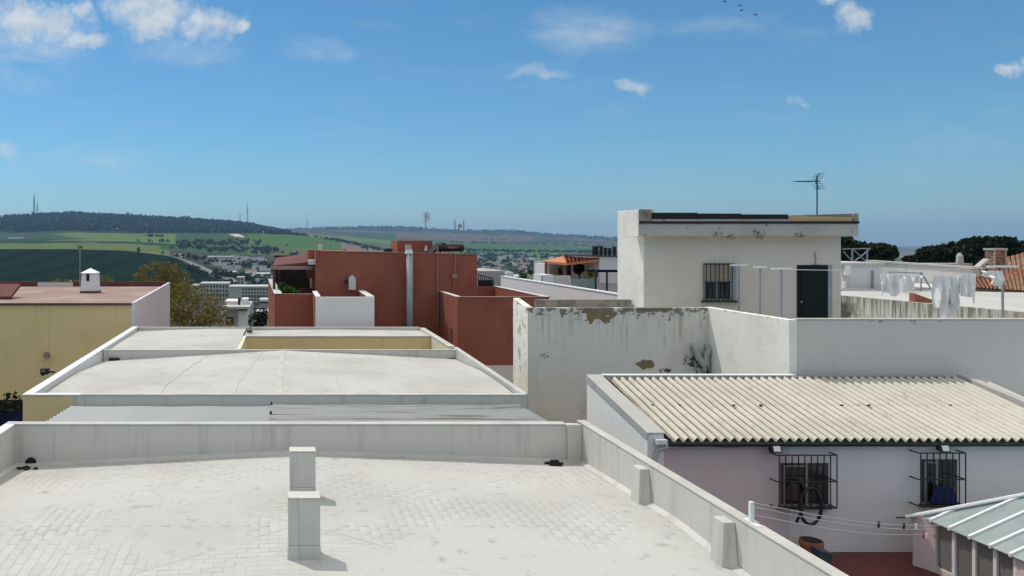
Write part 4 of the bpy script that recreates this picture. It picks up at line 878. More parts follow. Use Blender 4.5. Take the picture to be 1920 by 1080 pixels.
    MB().box(br-.02, br+.16, Db+.16, be, 0, zb-.002).build('terrace_wall', M['red'], t)
    MB().box(bl, br, be, be+.16, 0, zb-.004).build('terrace_wall', M['red'], t)
    m = MB(); m.box(bl-.01, br+.2, Db-.02, Db+.18, zb, zb+.03); m.build('coping', M['terracotta'], t)
    m = MB(); m.box(bl-.01, bl+.2, Db+.18, D, zb, zb+.028); m.box(br-.04, br+.18, Db+.18, be, zb, zb+.028); m.build('coping', M['fhouse'], t)
    MB().box(bl+.05, br-.05, Db+.17, be, 0, zb-1.05).build('terrace_floor', M['terracotta'], t)
    y_ = Db+1.3; MB().box(bl-.03, bl+.01, y_-.25, y_+.25, Z(648, Db), Z(622, Db)).build('meter_box', M['maroon'], t)
    MB().box(X(905, Db), br, Db-.012, Db+.0, 0, Z(685, Db)).build('plinth', M['lavender'], t)
    return zt
zt = red_house()
# railing on the right terrace of the red house
t = thing('iron_railing', 'dark iron railing at the right end of the red house', 'railing', (X(910, 42.6), 42.6, 9.5))
xa, xb = X(897, 42.6), X(925, 42.6); za, zb_ = Z(540, 42.6), Z(515, 42.6)
for k in range(8): x = xa+(xb-xa)*k/7; MB().bar((x, 42.6, za), (x, 42.6, zb_-(x-xa)*.25), .022).build('bar', M['iron'], t)
MB().bar((xa, 42.6, zb_), (xb, 42.6, zb_-(xb-xa)*.25), .03).build('rail', M['iron'], t)
MB().box(xa, xb, 42.7, 42.73, za, zb_-.3).build('backing_sheet', M['black'], t)
# solar water heater
t = thing('solar_water_heater', 'black solar water heater with tank and tilted panel on the red roof', 'water heater', (X(835, 39), 39, zt-.1))
xa, xb = X(822, 39), X(868, 39); zc = Z(464.5, 39); m = MB(); m.tube([(xa-.05, 39, zc), (xa, 39, zc), (xb, 39, zc), (xb+.05, 39, zc)], [.12, .19, .19, .12], 18); tk = m.build('tank', M['black'], t, smooth=False)
r_ = random.Random(5); lm = mat('faded_lettering', (.42, .12, .11), rough=.7); lx = X(838, 39)
for k in range(7): MB().box(lx+.075*k, lx+.075*k+.05, 38.795, 38.80, zc-.03+r_.uniform(-.03, .01), zc+.04+r_.uniform(0, .05)).build('printed_mark', lm, tk)
m = MB(); m.prism_y([(X(804, 39.2), Z(476, 39.2)), (X(808, 39.2), Z(478, 39.2)), (X(834, 39.2), Z(457, 39.2)), (X(829, 39.2), Z(455, 39.2))], 38.9, 40.6); m.build('panel', M['tar_and_shade'], t)
m = MB(); m.bar((xa+.1, 39, zc-.15), (xa+.1, 39, zt-.25), .03); m.bar((xb-.1, 39, zc-.15), (xb-.1, 39, zt-.35), .03); m.bar((xa+.1, 39, zt-.2), (xb-.1, 39, zt-.3), .02); m.build('stand', M['iron'], t)
yagi('television_antenna', 'tall thin antenna with upright rods above the red stair head', (X(798, 41.5), 41.5, 11.9), Z(400, 41.5), .3, 1, 'metal', 4, .6, .025, .32, True)
MB_ = MB(); x = X(774, 41.5); MB_.tube([(x, 41.5, 12.0), (x, 41.5, Z(438, 41.5))], .02, 6); solo(MB_, 'roof_rod', M['metal'], 'short bare rod on the left of the red stair head', 'rod', (x, 41.5, 12))
t = thing('aerial_frame', 'broad aerial with two upright panels behind the solar heater', 'antenna', (X(861, 44), 44, 11.4))
x = X(860, 44); MB().tube([(x, 44, 11.4), (x, 44, Z(420, 44))], .02, 6).build('mast', M['metal'], t)
for px_, a, b in ((853, 412, 432), (869.5, 414, 433)): x_ = X(px_, 44); MB().tube([(x_, 44, Z(b, 44)), (x_, 44, Z(a, 44))], .035, 6).build('panel_rod', M['greypaint'], t)
MB().bar((X(853, 44), 44, Z(431, 44)), (X(870, 44), 44, Z(432, 44)), .014).build('crossbar', M['metal'], t)
m = MB(); m.tube([(x, 43.9, Z(424, 44)), (x+.02, 43.8, Z(424, 44))], [.09, .13], 9); m.build('receiver', M['greypaint'], t)

# plants of the red terrace
def plant(name, label, base, blobs, n, leaf, material, seed, group=None, cat='plant'):
    t = thing(name, label, cat, base, group); b0 = Vector(base); m = MB(); r = random.Random(seed)
    for k in range(6):
        bl = blobs[k % len(blobs)]; e = Vector(bl[:3])+Vector((r.uniform(-.5, .5)*bl[3], r.uniform(-.5, .5)*bl[4], r.uniform(-.2, .5)*bl[5])); m.tube([b0, b0.lerp(e, .5), e], [.03, .02, .008], 5)
    m.build('stem', M['bark'], t); p = crown_points(blobs, n, seed, .2); r2 = np.random.default_rng(seed)
    v, f = leaf_mesh(p, leaf*(.6+.8*r2.random(len(p))), seed); np_mesh('foliage', v, f, material, t); return t
plant('terrace_plant', 'bright green bushy plant behind the red terrace wall', (X(543, 38), 38, 8.5), [(X(540, 38), 38, Z(547, 38), .35, .3, .3), (X(552, 38), 38, Z(550, 38), .3, .3, .2), (X(530, 39), 39, Z(541, 39), .3, .3, .35)], 900, .13, M['shrub'], 61)

# ------------------------------------------------------------------ old white house with hut, terrace and laundry
def old_house():
    t = thing('old_house', 'old white house with peeling walls and a plain roof hut', 'house', (14, 22, 0))
    xl, xc, yb, yf = 7.25, 12.6, 23.0, 19.3; ztop = 10.06
    MB().box(xl+.01, xc-.01, yb+.01, 24.45, 0, 9.1).build('lower_wall', M['peel'], t); MB().box(8.3, xc-.01, 24.45, 27.5, 0, 9.1).build('lower_wall', M['concrete'], t)
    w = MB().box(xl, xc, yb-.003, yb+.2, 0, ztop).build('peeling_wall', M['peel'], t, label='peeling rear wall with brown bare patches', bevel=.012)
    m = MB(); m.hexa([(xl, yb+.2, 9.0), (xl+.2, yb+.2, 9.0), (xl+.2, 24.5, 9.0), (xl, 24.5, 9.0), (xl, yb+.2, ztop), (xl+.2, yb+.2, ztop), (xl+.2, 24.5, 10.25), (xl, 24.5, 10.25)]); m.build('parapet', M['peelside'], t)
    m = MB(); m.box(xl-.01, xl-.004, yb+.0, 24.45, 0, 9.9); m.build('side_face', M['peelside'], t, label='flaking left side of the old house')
    MB().box(8.35, 11.5, 25.6, 25.8, 9.0, Z(562, 25.6)).build('parapet', M['topconc'], t)
    # lit side wall and front wall
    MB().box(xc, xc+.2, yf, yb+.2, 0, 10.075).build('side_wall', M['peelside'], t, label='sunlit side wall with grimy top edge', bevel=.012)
    MB().box(xc+.21, 21.04, yf+.21, 29.5, 0, 9.1).build('terrace_floor', M['concrete'], t)
    MB().box(xc+.2, 26, yf, yf+.2, 0, 10.07).build('front_wall', M['frontwall'], t, label='long grey white front wall', bevel=.012)
    MB().box(xc+.2, 26, yf-.01, yf+.21, 10.07, 10.10).build('coping', M['coping'], t)
    # streaked parapet along the right side of the terrace
    m = MB(); m.hexa([(21.05, yf+.25, 8.8), (21.25, yf+.25, 8.8), (21.25, 29.6, 8.8), (21.05, 29.6, 8.8), (21.05, yf+.25, 10.02), (21.25, yf+.25, 10.02), (21.25, 29.6, 10.0), (21.05, 29.6, 10.0)]); m.build('streaked_parapet', M['streak'], t, label='terrace parapet with dark vertical streaks')
    # ---- hut
    y = 24.9; rear = 26.85; hx0, hx1 = X(1207, y), X(1577, y); fy = 24.5; zb = Z(443, fy); fx0, fx1 = X(1197, fy), X(1610, fy)
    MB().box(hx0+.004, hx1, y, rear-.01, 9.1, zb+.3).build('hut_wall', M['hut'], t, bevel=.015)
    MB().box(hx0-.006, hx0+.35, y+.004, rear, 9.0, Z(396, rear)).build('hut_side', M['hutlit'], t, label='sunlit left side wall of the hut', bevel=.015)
    MB().box(fx0+.006, fx1, fy, 25.35, zb, Z(419, fy)).build('fascia', M['fascia'], t, bevel=.015)
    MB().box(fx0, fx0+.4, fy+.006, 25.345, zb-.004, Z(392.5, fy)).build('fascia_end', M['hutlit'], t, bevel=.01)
    MB().box(fx0+.02, fx1+.01, fy-.03, fy+.3, Z(419, fy), Z(415, fy)).build('drip_edge', M['tar_and_shade'], t)
    MB().box(fx0+.01, X(1222, fy), fy-.003, 25.33, Z(415, fy), Z(392, fy)).build('parapet_block', M['topconc'], t, bevel=.02)
    xs_ = [X(v, fy) for v in (1222, 1268, 1310, 1352, 1392, 1436, 1480)]
    for i in range(6):
        zt_ = Z(398.5+i*.8, fy)+(.012 if i % 2 else 0)
        MB().box(xs_[i]+.004, xs_[i+1]-.004, fy+.05+.01*(i % 2), fy+.1+.01*(i % 2), Z(411+i*.8, fy), zt_).build('tar_board', M['tar_and_shade'], t)
    MB().box(X(1222, fy), X(1480, fy), fy+.02, fy+.4, Z(415, fy), Z(411, fy)).build('roof_edge', M['fascia'], t)
    for a, b in ((1480, 1520), (1520, 1562), (1562, 1600)):
        MB().box(X(a, fy)+.003, X(b, fy)-.003, fy+.03, fy+.08, Z(417, fy), Z(405+(a-1480)*.02, fy)).build('tan_board', M['tan'], t)
    m = MB(); m.hexa([(X(1480, fy), fy+.12, Z(416, fy)), (fx1, fy+.12, Z(418, fy)), (fx1, 25.3, Z(418, fy)), (X(1480, fy), 25.3, Z(416, fy)), (X(1480, fy), fy+.12, Z(404, fy)), (fx1, fy+.12, Z(400, fy)), (fx1, 25.3, Z(400, fy)), (X(1480, fy), 25.3, Z(404, fy))]); m.build('rear_parapet', M['topconc'], t)
    MB().box(X(1601, fy), fx1, fy+.005, fy+.118, Z(418, fy), Z(400.5, fy)).build('parapet_end', M['topconc'], t)
    MB().box(hx0+.36, fx1-.05, 25.36, rear-.02, zb+.02, Z(415, fy)).build('roof_slab', M['concrete'], t)
    # window
    wx0, wx1, wz0, wz1 = X(1318, y), X(1380, y), Z(563, y), Z(494, y)
    wi = MB().box(wx0, wx1, y-.012, y-.004, wz0, wz1).build('window', M['glassdark'], t)
    MB().box(wx0+.05, X(1368, y), y-.03, y-.013, Z(528, y), wz1-.04).build('blind', M['blind'], wi)
    m = MB(); xq = X(1343, y); xe = X(1370, y)
    for a, b in ((wx0, wx0+.05), (xq-.02, xq+.02), (xe-.04, xe)): m.box(a, b, y-.035, y-.013, wz0, wz1)
    m.box(wx0, xe, y-.036, y-.012, wz0, wz0+.05); m.box(wx0, xe, y-.036, y-.012, Z(529, y), Z(527, y)); m.build('frame', M['alu'], wi)
    MB().box(xe, wx1, y-.03, y-.002, wz0, wz1).build('reveal', M['greypaint'], wi)
    for k in range(7): x = wx0+.06+(xe-wx0-.06)*k/6; MB().bar((x, y-.1, wz0-.02), (x, y-.1, wz1+.02), .016).build('bar', M['iron'], wi)
    for zz in (wz0+.08, (wz0+wz1)/2, wz1-.02): MB().bar((wx0, y-.1, zz), (xe, y-.1, zz), .012).build('rail', M['iron'], wi)
    MB().box(wx0-.06, wx1+.05, y-.13, y-.001, wz0-.06, wz0-.012).build('sill', M['iron'], wi)
    # door
    dx0, dx1, dz1 = X(1494, y), X(1551, y), Z(497, y)
    d = MB().box(dx0, dx1, y-.03, y-.004, 9.1, dz1).build('door', M['door'], t)
    m = MB(); m.box(dx0+.12, dx1-.12, y-.045, y-.031, 9.3, 9.95); m.box(dx0+.12, dx1-.12, y-.045, y-.031, 10.1, dz1-.15); m.build('door_panel', M['door'], d)
    MB().box(dx1+.002, X(1559, y), y-.04, y-.002, 9.1, dz1+.0).build('door_jamb', M['greypaint'], d)
    MB().tube([(dx0+.1, y-.03, 10.1), (dx0+.1, y-.09, 10.1)], .025, 8).build('handle', M['metal'], d)
    m = MB(); x = X(1528, y); m.tube([(x, y-.02, dz1+.02), (x+.02, y-.02, dz1+.2), (x-.02, y-.02, dz1+.42)], .018, 6); m.box(x-.1, x+.14, y-.03, y-.002, dz1+.01, dz1+.04); m.build('cable', M['greypaint'], t)
    # drain pipes in the corner of the peeling wall
    yp = 22.85; m = MB()
    m.tube([P(1306, 648, yp), P(1305, 656, yp), P(1308, 668, yp), P(1315, 678, yp), P(1322, 686, yp), P(1324, 695, yp), P(1324, 800, yp)], .09, 10); m.tube([P(1331, 652, yp), P(1330, 656, yp), P(1325, 664, yp), P(1324, 680, yp), P(1324, 700, yp)], .09, 10)
    m.tube([(X(1305, yp), yp+.2, Z(650, yp)), (X(1305, yp), yp-.02, Z(650, yp))], .1, 10); m.tube([(X(1331, yp), yp+.2, Z(652, yp)), (X(1331, yp), yp-.02, Z(652, yp))], .1, 10)
    m.build('drain_pipe', M['concrete'], t, smooth=True)
    # weeds growing from the fascia
    for px_, py_ in ((1348, 440), (1420, 436), (1425, 444), (1500, 441), (1372, 444)):
        p = P(px_, py_, fy-.02); n_ = 26; c = np.array(p)+np.random.default_rng(px_).normal(size=(n_, 3))*np.array([.09, .02, .05]); v, f = leaf_mesh(c, np.full(n_, .05), px_); np_mesh('weed', v, f, M['darkshrub'], t)
old_house()
def tpost(x, y, zt_, arm, label, group, z0=9.1):
    t = thing('clothes_post', label, 'post', (x, y, z0), group)
    MB().tube([(x, y, z0), (x, y, zt_)], .03, 8).build('upright', M['greypaint'], t)
    MB().box(x-arm/2, x+arm/2, y-.03, y+.03, zt_, zt_+.06).build('crossarm', M['whitepaint'], t, bevel=.008); return t
G = 'clothes posts on the hut terrace'
tpost(14.4, 24.5, Z(499, 24.5), .55, 'farthest clothes post, beside the barred hut window', G); tpost(14.4, 23.4, Z(503, 23.4), .38, 'middle clothes post between the hut window and dark door', G)
tpost(14.4, 22.4, Z(506, 22.4), .58, 'nearest clothes post, just left of the dark hut door', G)
YL = 21.4; tpost(X(1880, YL), YL, Z(502, YL), .85, 'right hand clothes post holding the end of the laundry lines', G)
xR = X(1880, YL)
for k, dx in enumerate((-.22, .22)):
    m = MB(); a = Vector((14.4+dx*.6, 22.4, Z(505, 22.4))); b = Vector((xR+dx, YL, Z(501, YL))); pts = [a.lerp(b, i/16)-Vector((0, 0, .06*math.sin(math.pi*i/16))) for i in range(17)]
    m.tube(pts, .006, 5); solo(m, 'clothes_line', M['line'], ('rear' if k else 'front')+' washing line carrying white laundry beside the hut', 'line', tuple(a), 'washing lines beside the hut')
def cloth(label, px0, px1, pyt, bottoms, y, amp, seed, sway=0, name='laundry'):
    r = np.random.default_rng(seed); nx, nz = 36, 26; x0, x1 = X(px0, y), X(px1, y); zt_ = Z(pyt, y); m = MB(); m.smooth = True
    bp = np.array([b[0] for b in bottoms]); bz = np.array([b[1] for b in bottoms]); ph = r.uniform(0, 6, 6)
    for s in (0, 1):
        for j in range(nz+1):
            v_ = j/nz
            for i in range(nx+1):
                u = i/nx; px_ = px0+(px1-px0)*u; zb = Z(np.interp(px_, bp, bz), y); z = zt_-.025*abs(math.sin(u*math.pi*2.5))+(zb-zt_)*v_
                f_ = 1.7*amp*(.35+v_)*(math.sin(u*15+ph[0]+v_*1.2)+.6*math.sin(u*29+ph[1]-v_*2)+.5*math.sin(v_*7+u*6+ph[2]))
                m.v.append((x0+(x1-x0)*u+sway*v_*v_+.25*f_, y+f_+s*.006, z))
    w = nx+1; k = w*(nz+1)
    for j in range(nz):
        for i in range(nx):
            a = j*w+i; m.f.append((a, a+w, a+w+1, a+1)); m.m.append(0); m.f.append((k+a, k+a+1, k+a+w+1, k+a+w)); m.m.append(0)
    o = solo(m, name, M['cloth'], label, 'laundry', ((x0+x1)/2, y, zt_), 'white laundry on the terrace lines'); return o
cloth('leftmost white shirt on the line, next to the hut corner', 1650, 1687, 513, [(1650, 540), (1653, 554), (1660, 546), (1668, 552), (1680, 556), (1687, 535)], 22.0, .04, 1)
cloth('white undershirt hanging in a deep V between two garments', 1690, 1727, 514, [(1690, 516), (1698, 530), (1704, 545), (1712, 541), (1720, 528), (1727, 515)], 21.95, .035, 2)
cloth('longest white sheet, hanging down past the streaked parapet', 1752, 1788, 516, [(1752, 582), (1757, 575), (1762, 560), (1770, 598), (1778, 604), (1784, 585), (1788, 598)], 21.6, .05, 3, -.02)
cloth('narrow white towel between the long sheet and square cloth', 1783, 1800, 517, [(1783, 560), (1789, 574), (1794, 581), (1800, 545)], 21.55, .03, 4)
cloth('square thin white cloth hanging left of the right hand post', 1799, 1831, 512, [(1799, 552), (1815, 556), (1822, 556), (1828, 570), (1831, 552)], 21.5, .03, 5)
cloth('crumpled white garment blowing against the right hand post', 1841, 1879, 507, [(1841, 514), (1855, 520), (1862, 526), (1872, 538), (1879, 541)], 21.35, .06, 6)

# ------------------------------------------------------------------ outbuilding with the corrugated roof
def outbuilding():
    xl, xr, yf, yb = 7.49, 16.6, 16.0, 19.0; t = thing('outbuilding', 'low pink walled outbuilding under a corrugated fibre cement roof', 'building', (12, 17.5, 5.6))
    zf, zk = 7.93, 8.62; sl_ = (zk-zf)/(yb-yf)
    MB().box(xl+.34, X(1480, yf), yf, yf+.2, 4.5, 7.86).build('front_wall', M['pink'], t)
    MB().box(X(1480, yf), 22, yf+.004, yf+.2, 4.5, 7.86).build('front_wall', M['lavender'], t, label='whiter right half of the front wall')
    # left gable parapet
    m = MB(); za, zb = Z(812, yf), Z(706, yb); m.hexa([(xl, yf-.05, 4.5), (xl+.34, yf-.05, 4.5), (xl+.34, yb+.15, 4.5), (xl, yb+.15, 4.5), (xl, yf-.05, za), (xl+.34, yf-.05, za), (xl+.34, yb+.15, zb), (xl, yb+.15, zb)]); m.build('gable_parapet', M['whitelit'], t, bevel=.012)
    m = MB(); m.hexa([(xl-.02, yf-.08, za-.12), (xl-.004, yf-.08, za-.12), (xl-.004, yb+.16, zb-.16), (xl-.02, yb+.16, zb-.16), (xl-.02, yf-.08, za), (xl-.004, yf-.08, za), (xl-.004, yb+.16, zb), (xl-.02, yb+.16, zb)])
    m.build('stained_band', M['concrete'], t)
    m = MB(); m.hexa([(xl-.02, yf-.09, za+.001), (xl+.36, yf-.09, za+.001), (xl+.36, yb+.16, zb+.001), (xl-.02, yb+.16, zb+.001), (xl-.02, yf-.09, za+.03), (xl+.36, yf-.09, za+.03), (xl+.36, yb+.16, zb+.03), (xl-.02, yb+.16, zb+.03)]); m.build('coping', M['concrete'], t, bevel=.01)
    # rear parapet
    MB().box(xl+.36, X(1490, yb), yb+.005, yb+.16, 7, zb+.02).build('rear_parapet', M['concrete'], t, bevel=.01)
    MB().box(xl+.36, X(1492, yb), yb-.01, yb+.17, zb+.02, zb+.04).build('coping', M['whitepaint'], t)
    MB().box(X(1490, yb)+.005, xr-.1, yb+.06, yb+.2, 7, zb-.02).build('rear_parapet', M['topconc'], t)
    # right slope parapet
    m = MB(); zc, zd = zf+.22, zk+.16; m.hexa([(xr, yf-.1, 6), (xr+.2, yf-.1, 6), (xr+.2, yb+.1, 6), (xr, yb+.1, 6), (xr, yf-.1, zc), (xr+.2, yf-.1, zc), (xr+.2, yb+.1, zd), (xr, yb+.1, zd)]); m.build('slope_parapet', M['concrete'], t, bevel=.02)
    MB().box(xr+.2, 22, yf+.21, yb+.1, 4.5, 7.85).build('side_annex', M['lavender'], t)
    # sheets
    pitch = .19; waves = 6; w = pitch*waves; nseg = 10
    def sheet(x, ya, yb_, lift):
        m = MB(); m.smooth = True; n = waves*nseg+4
        for s in (0, 1):
            for i in range(n+1):
                xx = i*pitch/nseg; zz = .043*math.cos(2*math.pi*xx/pitch)
                for y in (ya, yb_): m.v.append((x+xx, y, zf+(y-yf)*sl_+.05+zz+lift-s*.006))
        k = 2*(n+1)
        for i in range(n):
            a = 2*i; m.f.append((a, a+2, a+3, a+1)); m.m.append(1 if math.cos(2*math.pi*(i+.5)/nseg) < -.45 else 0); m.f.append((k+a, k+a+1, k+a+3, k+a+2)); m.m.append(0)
            for q4 in ((a+2, a, k+a, k+a+2), (a+1, a+3, k+a+3, k+a+1)): m.add([m.v[z_] for z_ in q4], [(0, 1, 2, 3)])
        return m
    xs = xl+.42; base = {}; r = random.Random(9)
    for row, (ya, yb_, lf) in enumerate(((yf-.12, 17.62, 0), (17.46, yb-.02, .006))):
        x = xs; first = None; k = 0
        while x < xr-.1:
            if first is None:
                first = sheet(xs, ya, yb_, lf).build('roof_sheet', [M['fibro'], M['fibro_dirt_shade']], t); o = first
            else:
                o = first.copy(); COL.objects.link(o); o.location.x = x-xs
            o.location.z = r.uniform(-.001, .001)+.003*(k % 2); x += w; k += 1
    # hooks on the overlap
    for k in (0, 1, 3, 4, 7, 8, 11):
        x = xs+pitch*(2+k*3.2); p = (x, 17.4, zf+(17.4-yf)*sl_+.1); MB().tube([(x, 17.43, p[2]-.02), (x, 17.36, p[2]+.0)], [.026, .014], 6).build('hook_bolt', M['iron'], t)
    # gutter and pipe
    m = MB(); n = 8; yg = yf-.14; zg = zf-.035
    for i in range(n+1):
        th = math.pi*i/n; 
        for x in (xl+.36, 22): m.v.append((x, yg+.075*math.cos(th), zg-.075*math.sin(th)))
    for i in range(n): a = 2*i; m.f.append((a, a+1, a+3, a+2)); m.m.append(0)
    g = m.build('gutter', M['greengutter'], t, smooth=True); sm = g.modifiers.new('thick', 'SOLIDIFY'); sm.thickness = .012
    m = MB(); x = xl+.3; m.tube([(xl+.42, yg, zg-.05), (xl+.3, yg, zg-.11), (xl+.18, yf-.1, zg-.16), (xl+.14, yf-.1, zg-.35), (xl+.14, yf-.1, 5.7)], .04, 8); m.build('downpipe', M['concrete'], t, smooth=True)
    MB().box(xl+.12, xl+.34, yf-.2, yf-.06, zg-.02, zg+.07).build('gutter_end', M['whitepaint'], t)
    m = MB(); pts = [(xl+.36+(X(1443, yf)-xl-.36)*i/12, yf-.012, Z(834, yf)-.05*math.sin(i)*.3-.04*math.sin(math.pi*i/12)) for i in range(13)]; m.tube(pts, .008, 5); m.build('wire', M['greypaint'], t)
    # windows
    def window(px0, px1, py0, py1, gx0, gx1, gy0, gy1, nb, pxm):
        x0, x1, z1, z0 = X(px0, yf), X(px1, yf), Z(py0, yf), Z(py1, yf)
        w_ = MB().box(x0, x1, yf-.010, yf-.004, z0, z1).build('window', M['brownframe'], t)
        xm = X(pxm, yf); MB().box(x0+.06, xm-.02, yf-.018, yf-.011, z0+.06, z1-.06).build('pane', M['glassdark'], w_); MB().box(xm+.03, x1-.03, yf-.018, yf-.011, z0+.04, z1-.04).build('pane', M['glassdark'], w_)
        m = MB(); m.box(x0+.05, x0+.09, yf-.03, yf-.005, z0, z1-.04); m.box(xm-.025, xm+.02, yf-.03, yf-.005, z0, z1); m.box(x0, x1, yf-.031, yf-.006, z0, z0+.03); m.box(x0+.05, xm, yf-.031, yf-.006, z1-.075, z1-.045); m.build('frame', M['alu'], w_)
        a0, a1, b1, b0 = X(gx0, 15.8), X(gx1, 15.8), Z(gy0, 15.8), Z(gy1, 15.8); yg_ = 15.78
        for k in range(nb): x = a0+(a1-a0)*k/(nb-1); MB().bar((x, yg_, b0), (x, yg_, b1), .012).build('bar', M['iron'], w_)
        for zz in (b0, (b0+b1)/2, b1): MB().bar((a0-.06, yg_, zz), (a1, yg_, zz), .014).build('rail', M['iron'], w_)
        for zz in (b0, (b0+b1)/2, b1):
            for x in (a0-.05, a1): MB().bar((x, yg_, zz), (x, yf+.02, zz), .014).build('bracket', M['iron'], w_)
        MB().box(x0-.05, x1+.03, yf-.09, yf-.003, z0-.05, z0-.002).build('sill', M['brownframe'], w_)
    window(1463, 1553, 868, 948, 1460, 1568, 853, 952, 10, 1511)
    window(1727, 1794, 861, 944, 1725, 1809, 849, 948, 8, 1755)
    return t
outbuilding()
def floodlight(px, py, label):
    y = 15.82; x = X(px, y); z = Z(py, y); t = thing('floodlight', label, 'lamp', (x, 16, z), 'floodlights under the gutter')
    m = MB(); m.hexa([(x-.11, y-.08, z-.08), (x+.11, y-.08, z-.08), (x+.1, y+.06, z-.06), (x-.1, y+.06, z-.06), (x-.11, y-.02, z+.08), (x+.11, y-.02, z+.08), (x+.1, y+.06, z+.07), (x-.1, y+.06, z+.07)]); b = m.build('housing', M['iron'], t, bevel=.008)
    m = MB(); m.add([(x-.07, y-.078, z-.05), (x+.07, y-.078, z-.05), (x+.07, y-.036, z+.05), (x-.07, y-.036, z+.05)], [(0, 1, 2, 3)]); m.v = [(a, c-.012, d) for a, c, d in m.v]; m.build('lens', M['lampglass'], t)
    MB().bar((x, y+.05, z), (x, 16.0, z+.02), .02).build('bracket', M['iron'], t)
floodlight(1453, 840, 'floodlight above the left barred window'); floodlight(1768, 839, 'floodlight above the right barred window, near the skylight')
MB().box(6.3, 22, 9, 16.3, 5.4, 5.6).build('patio', M['patio'], None, kind='structure')
# hose coil
m = MB(); yh = 15.72; cxh, czh = X(1519, yh), Z(948, yh); r = random.Random(4)
pts = []
for i in range(130):
    a = i/130*2*math.pi*4.2+math.pi/2; k = 1+.05*math.sin(i*.23); pts.append((cxh+.215*k*math.cos(a), yh-.03+.004*i/20+.012*math.sin(i*.7), czh-.02+.37*k*math.sin(a)))
pts.append((X(1502, yh), yh-.03, Z(955, yh))); pts.append((X(1490, yh), yh-.04, Z(980, yh)))
m.tube(pts, .026, 7); solo(m, 'garden_hose', M['rubber'], 'coiled black hose hanging from the grille of the left barred window', 'hose', (cxh, yh, czh), smooth=True)
m = MB(); x, y = X(1521, 15.5), 15.5; z0 = 5.6; n = 20
m.tube([(x, y, z0), (x, y, z0+.38)], [.155, .20], n); m.tube([(x, y, z0+.34), (x, y, z0+.44)], [.215, .215], n)
t = thing('flower_pot', 'terracotta pot on the patio floor under the left window', 'pot', (x, y, z0)); m.build('pot_body', M['pot'], t)
MB().tube([(x, y, z0+.40), (x, y, z0+.445)], .19, n).build('soil', M['grime_and_shade'], t)
yk = 15.1; xa, xb = X(1536, yk), X(1562, yk); t = thing('storage_box', 'blue grey plastic storage box beside the terracotta pot on the patio', 'box', ((xa+xb)/2, yk, 5.6))
m = MB(); m.hexa([(xa+.03, yk+.02, 5.6), (xb-.03, yk+.02, 5.6), (xb-.03, yk+.33, 5.6), (xa+.03, yk+.33, 5.6), (xa, yk, 5.98), (xb, yk, 5.90), (xb, yk+.35, 5.90), (xa, yk+.35, 5.98)]); m.build('body', M['bluegrey'], t, bevel=.01)
m = MB(); m.hexa([(xa-.015, yk-.015, 5.965), (xb+.015, yk-.015, 5.885), (xb+.015, yk+.365, 5.885), (xa-.015, yk+.365, 5.965), (xa-.015, yk-.015, 6.0), (xb+.015, yk-.015, 5.92), (xb+.015, yk+.365, 5.92), (xa-.015, yk+.365, 6.0)]); m.build('lid', M['bluegrey'], t, bevel=.008)
# blue bag behind the second grille
m = MB(); yb = 15.86; x0, x1 = X(1745, yb), X(1795, yb); z0, z1 = Z(946, yb), Z(912, yb); nx, nz = 14, 8; m.smooth = True
for j in range(nz+1):
    for i in range(nx+1):
        u = i/nx; v_ = j/nz; wd = 1-.45*v_*v_; m.v.append((x0+(x1-x0)*(.5+(u-.5)*wd), yb-.05*math.sin(math.pi*u)*(1-v_*.4)+.012*math.sin(u*21+v_*5), z0+(z1-z0)*v_+.015*math.sin(u*17)))
for j in range(nz):
    for i in range(nx): a = j*(nx+1)+i; m.f.append((a, a+1, a+nx+2, a+nx+1)); m.m.append(0)
o = solo(m, 'blue_bag', M['bluecloth'], 'blue bag wedged behind the grille of the right barred window', 'bag', ((x0+x1)/2, yb, z0)); sm = o.modifiers.new('thick', 'SOLIDIFY'); sm.thickness = .03

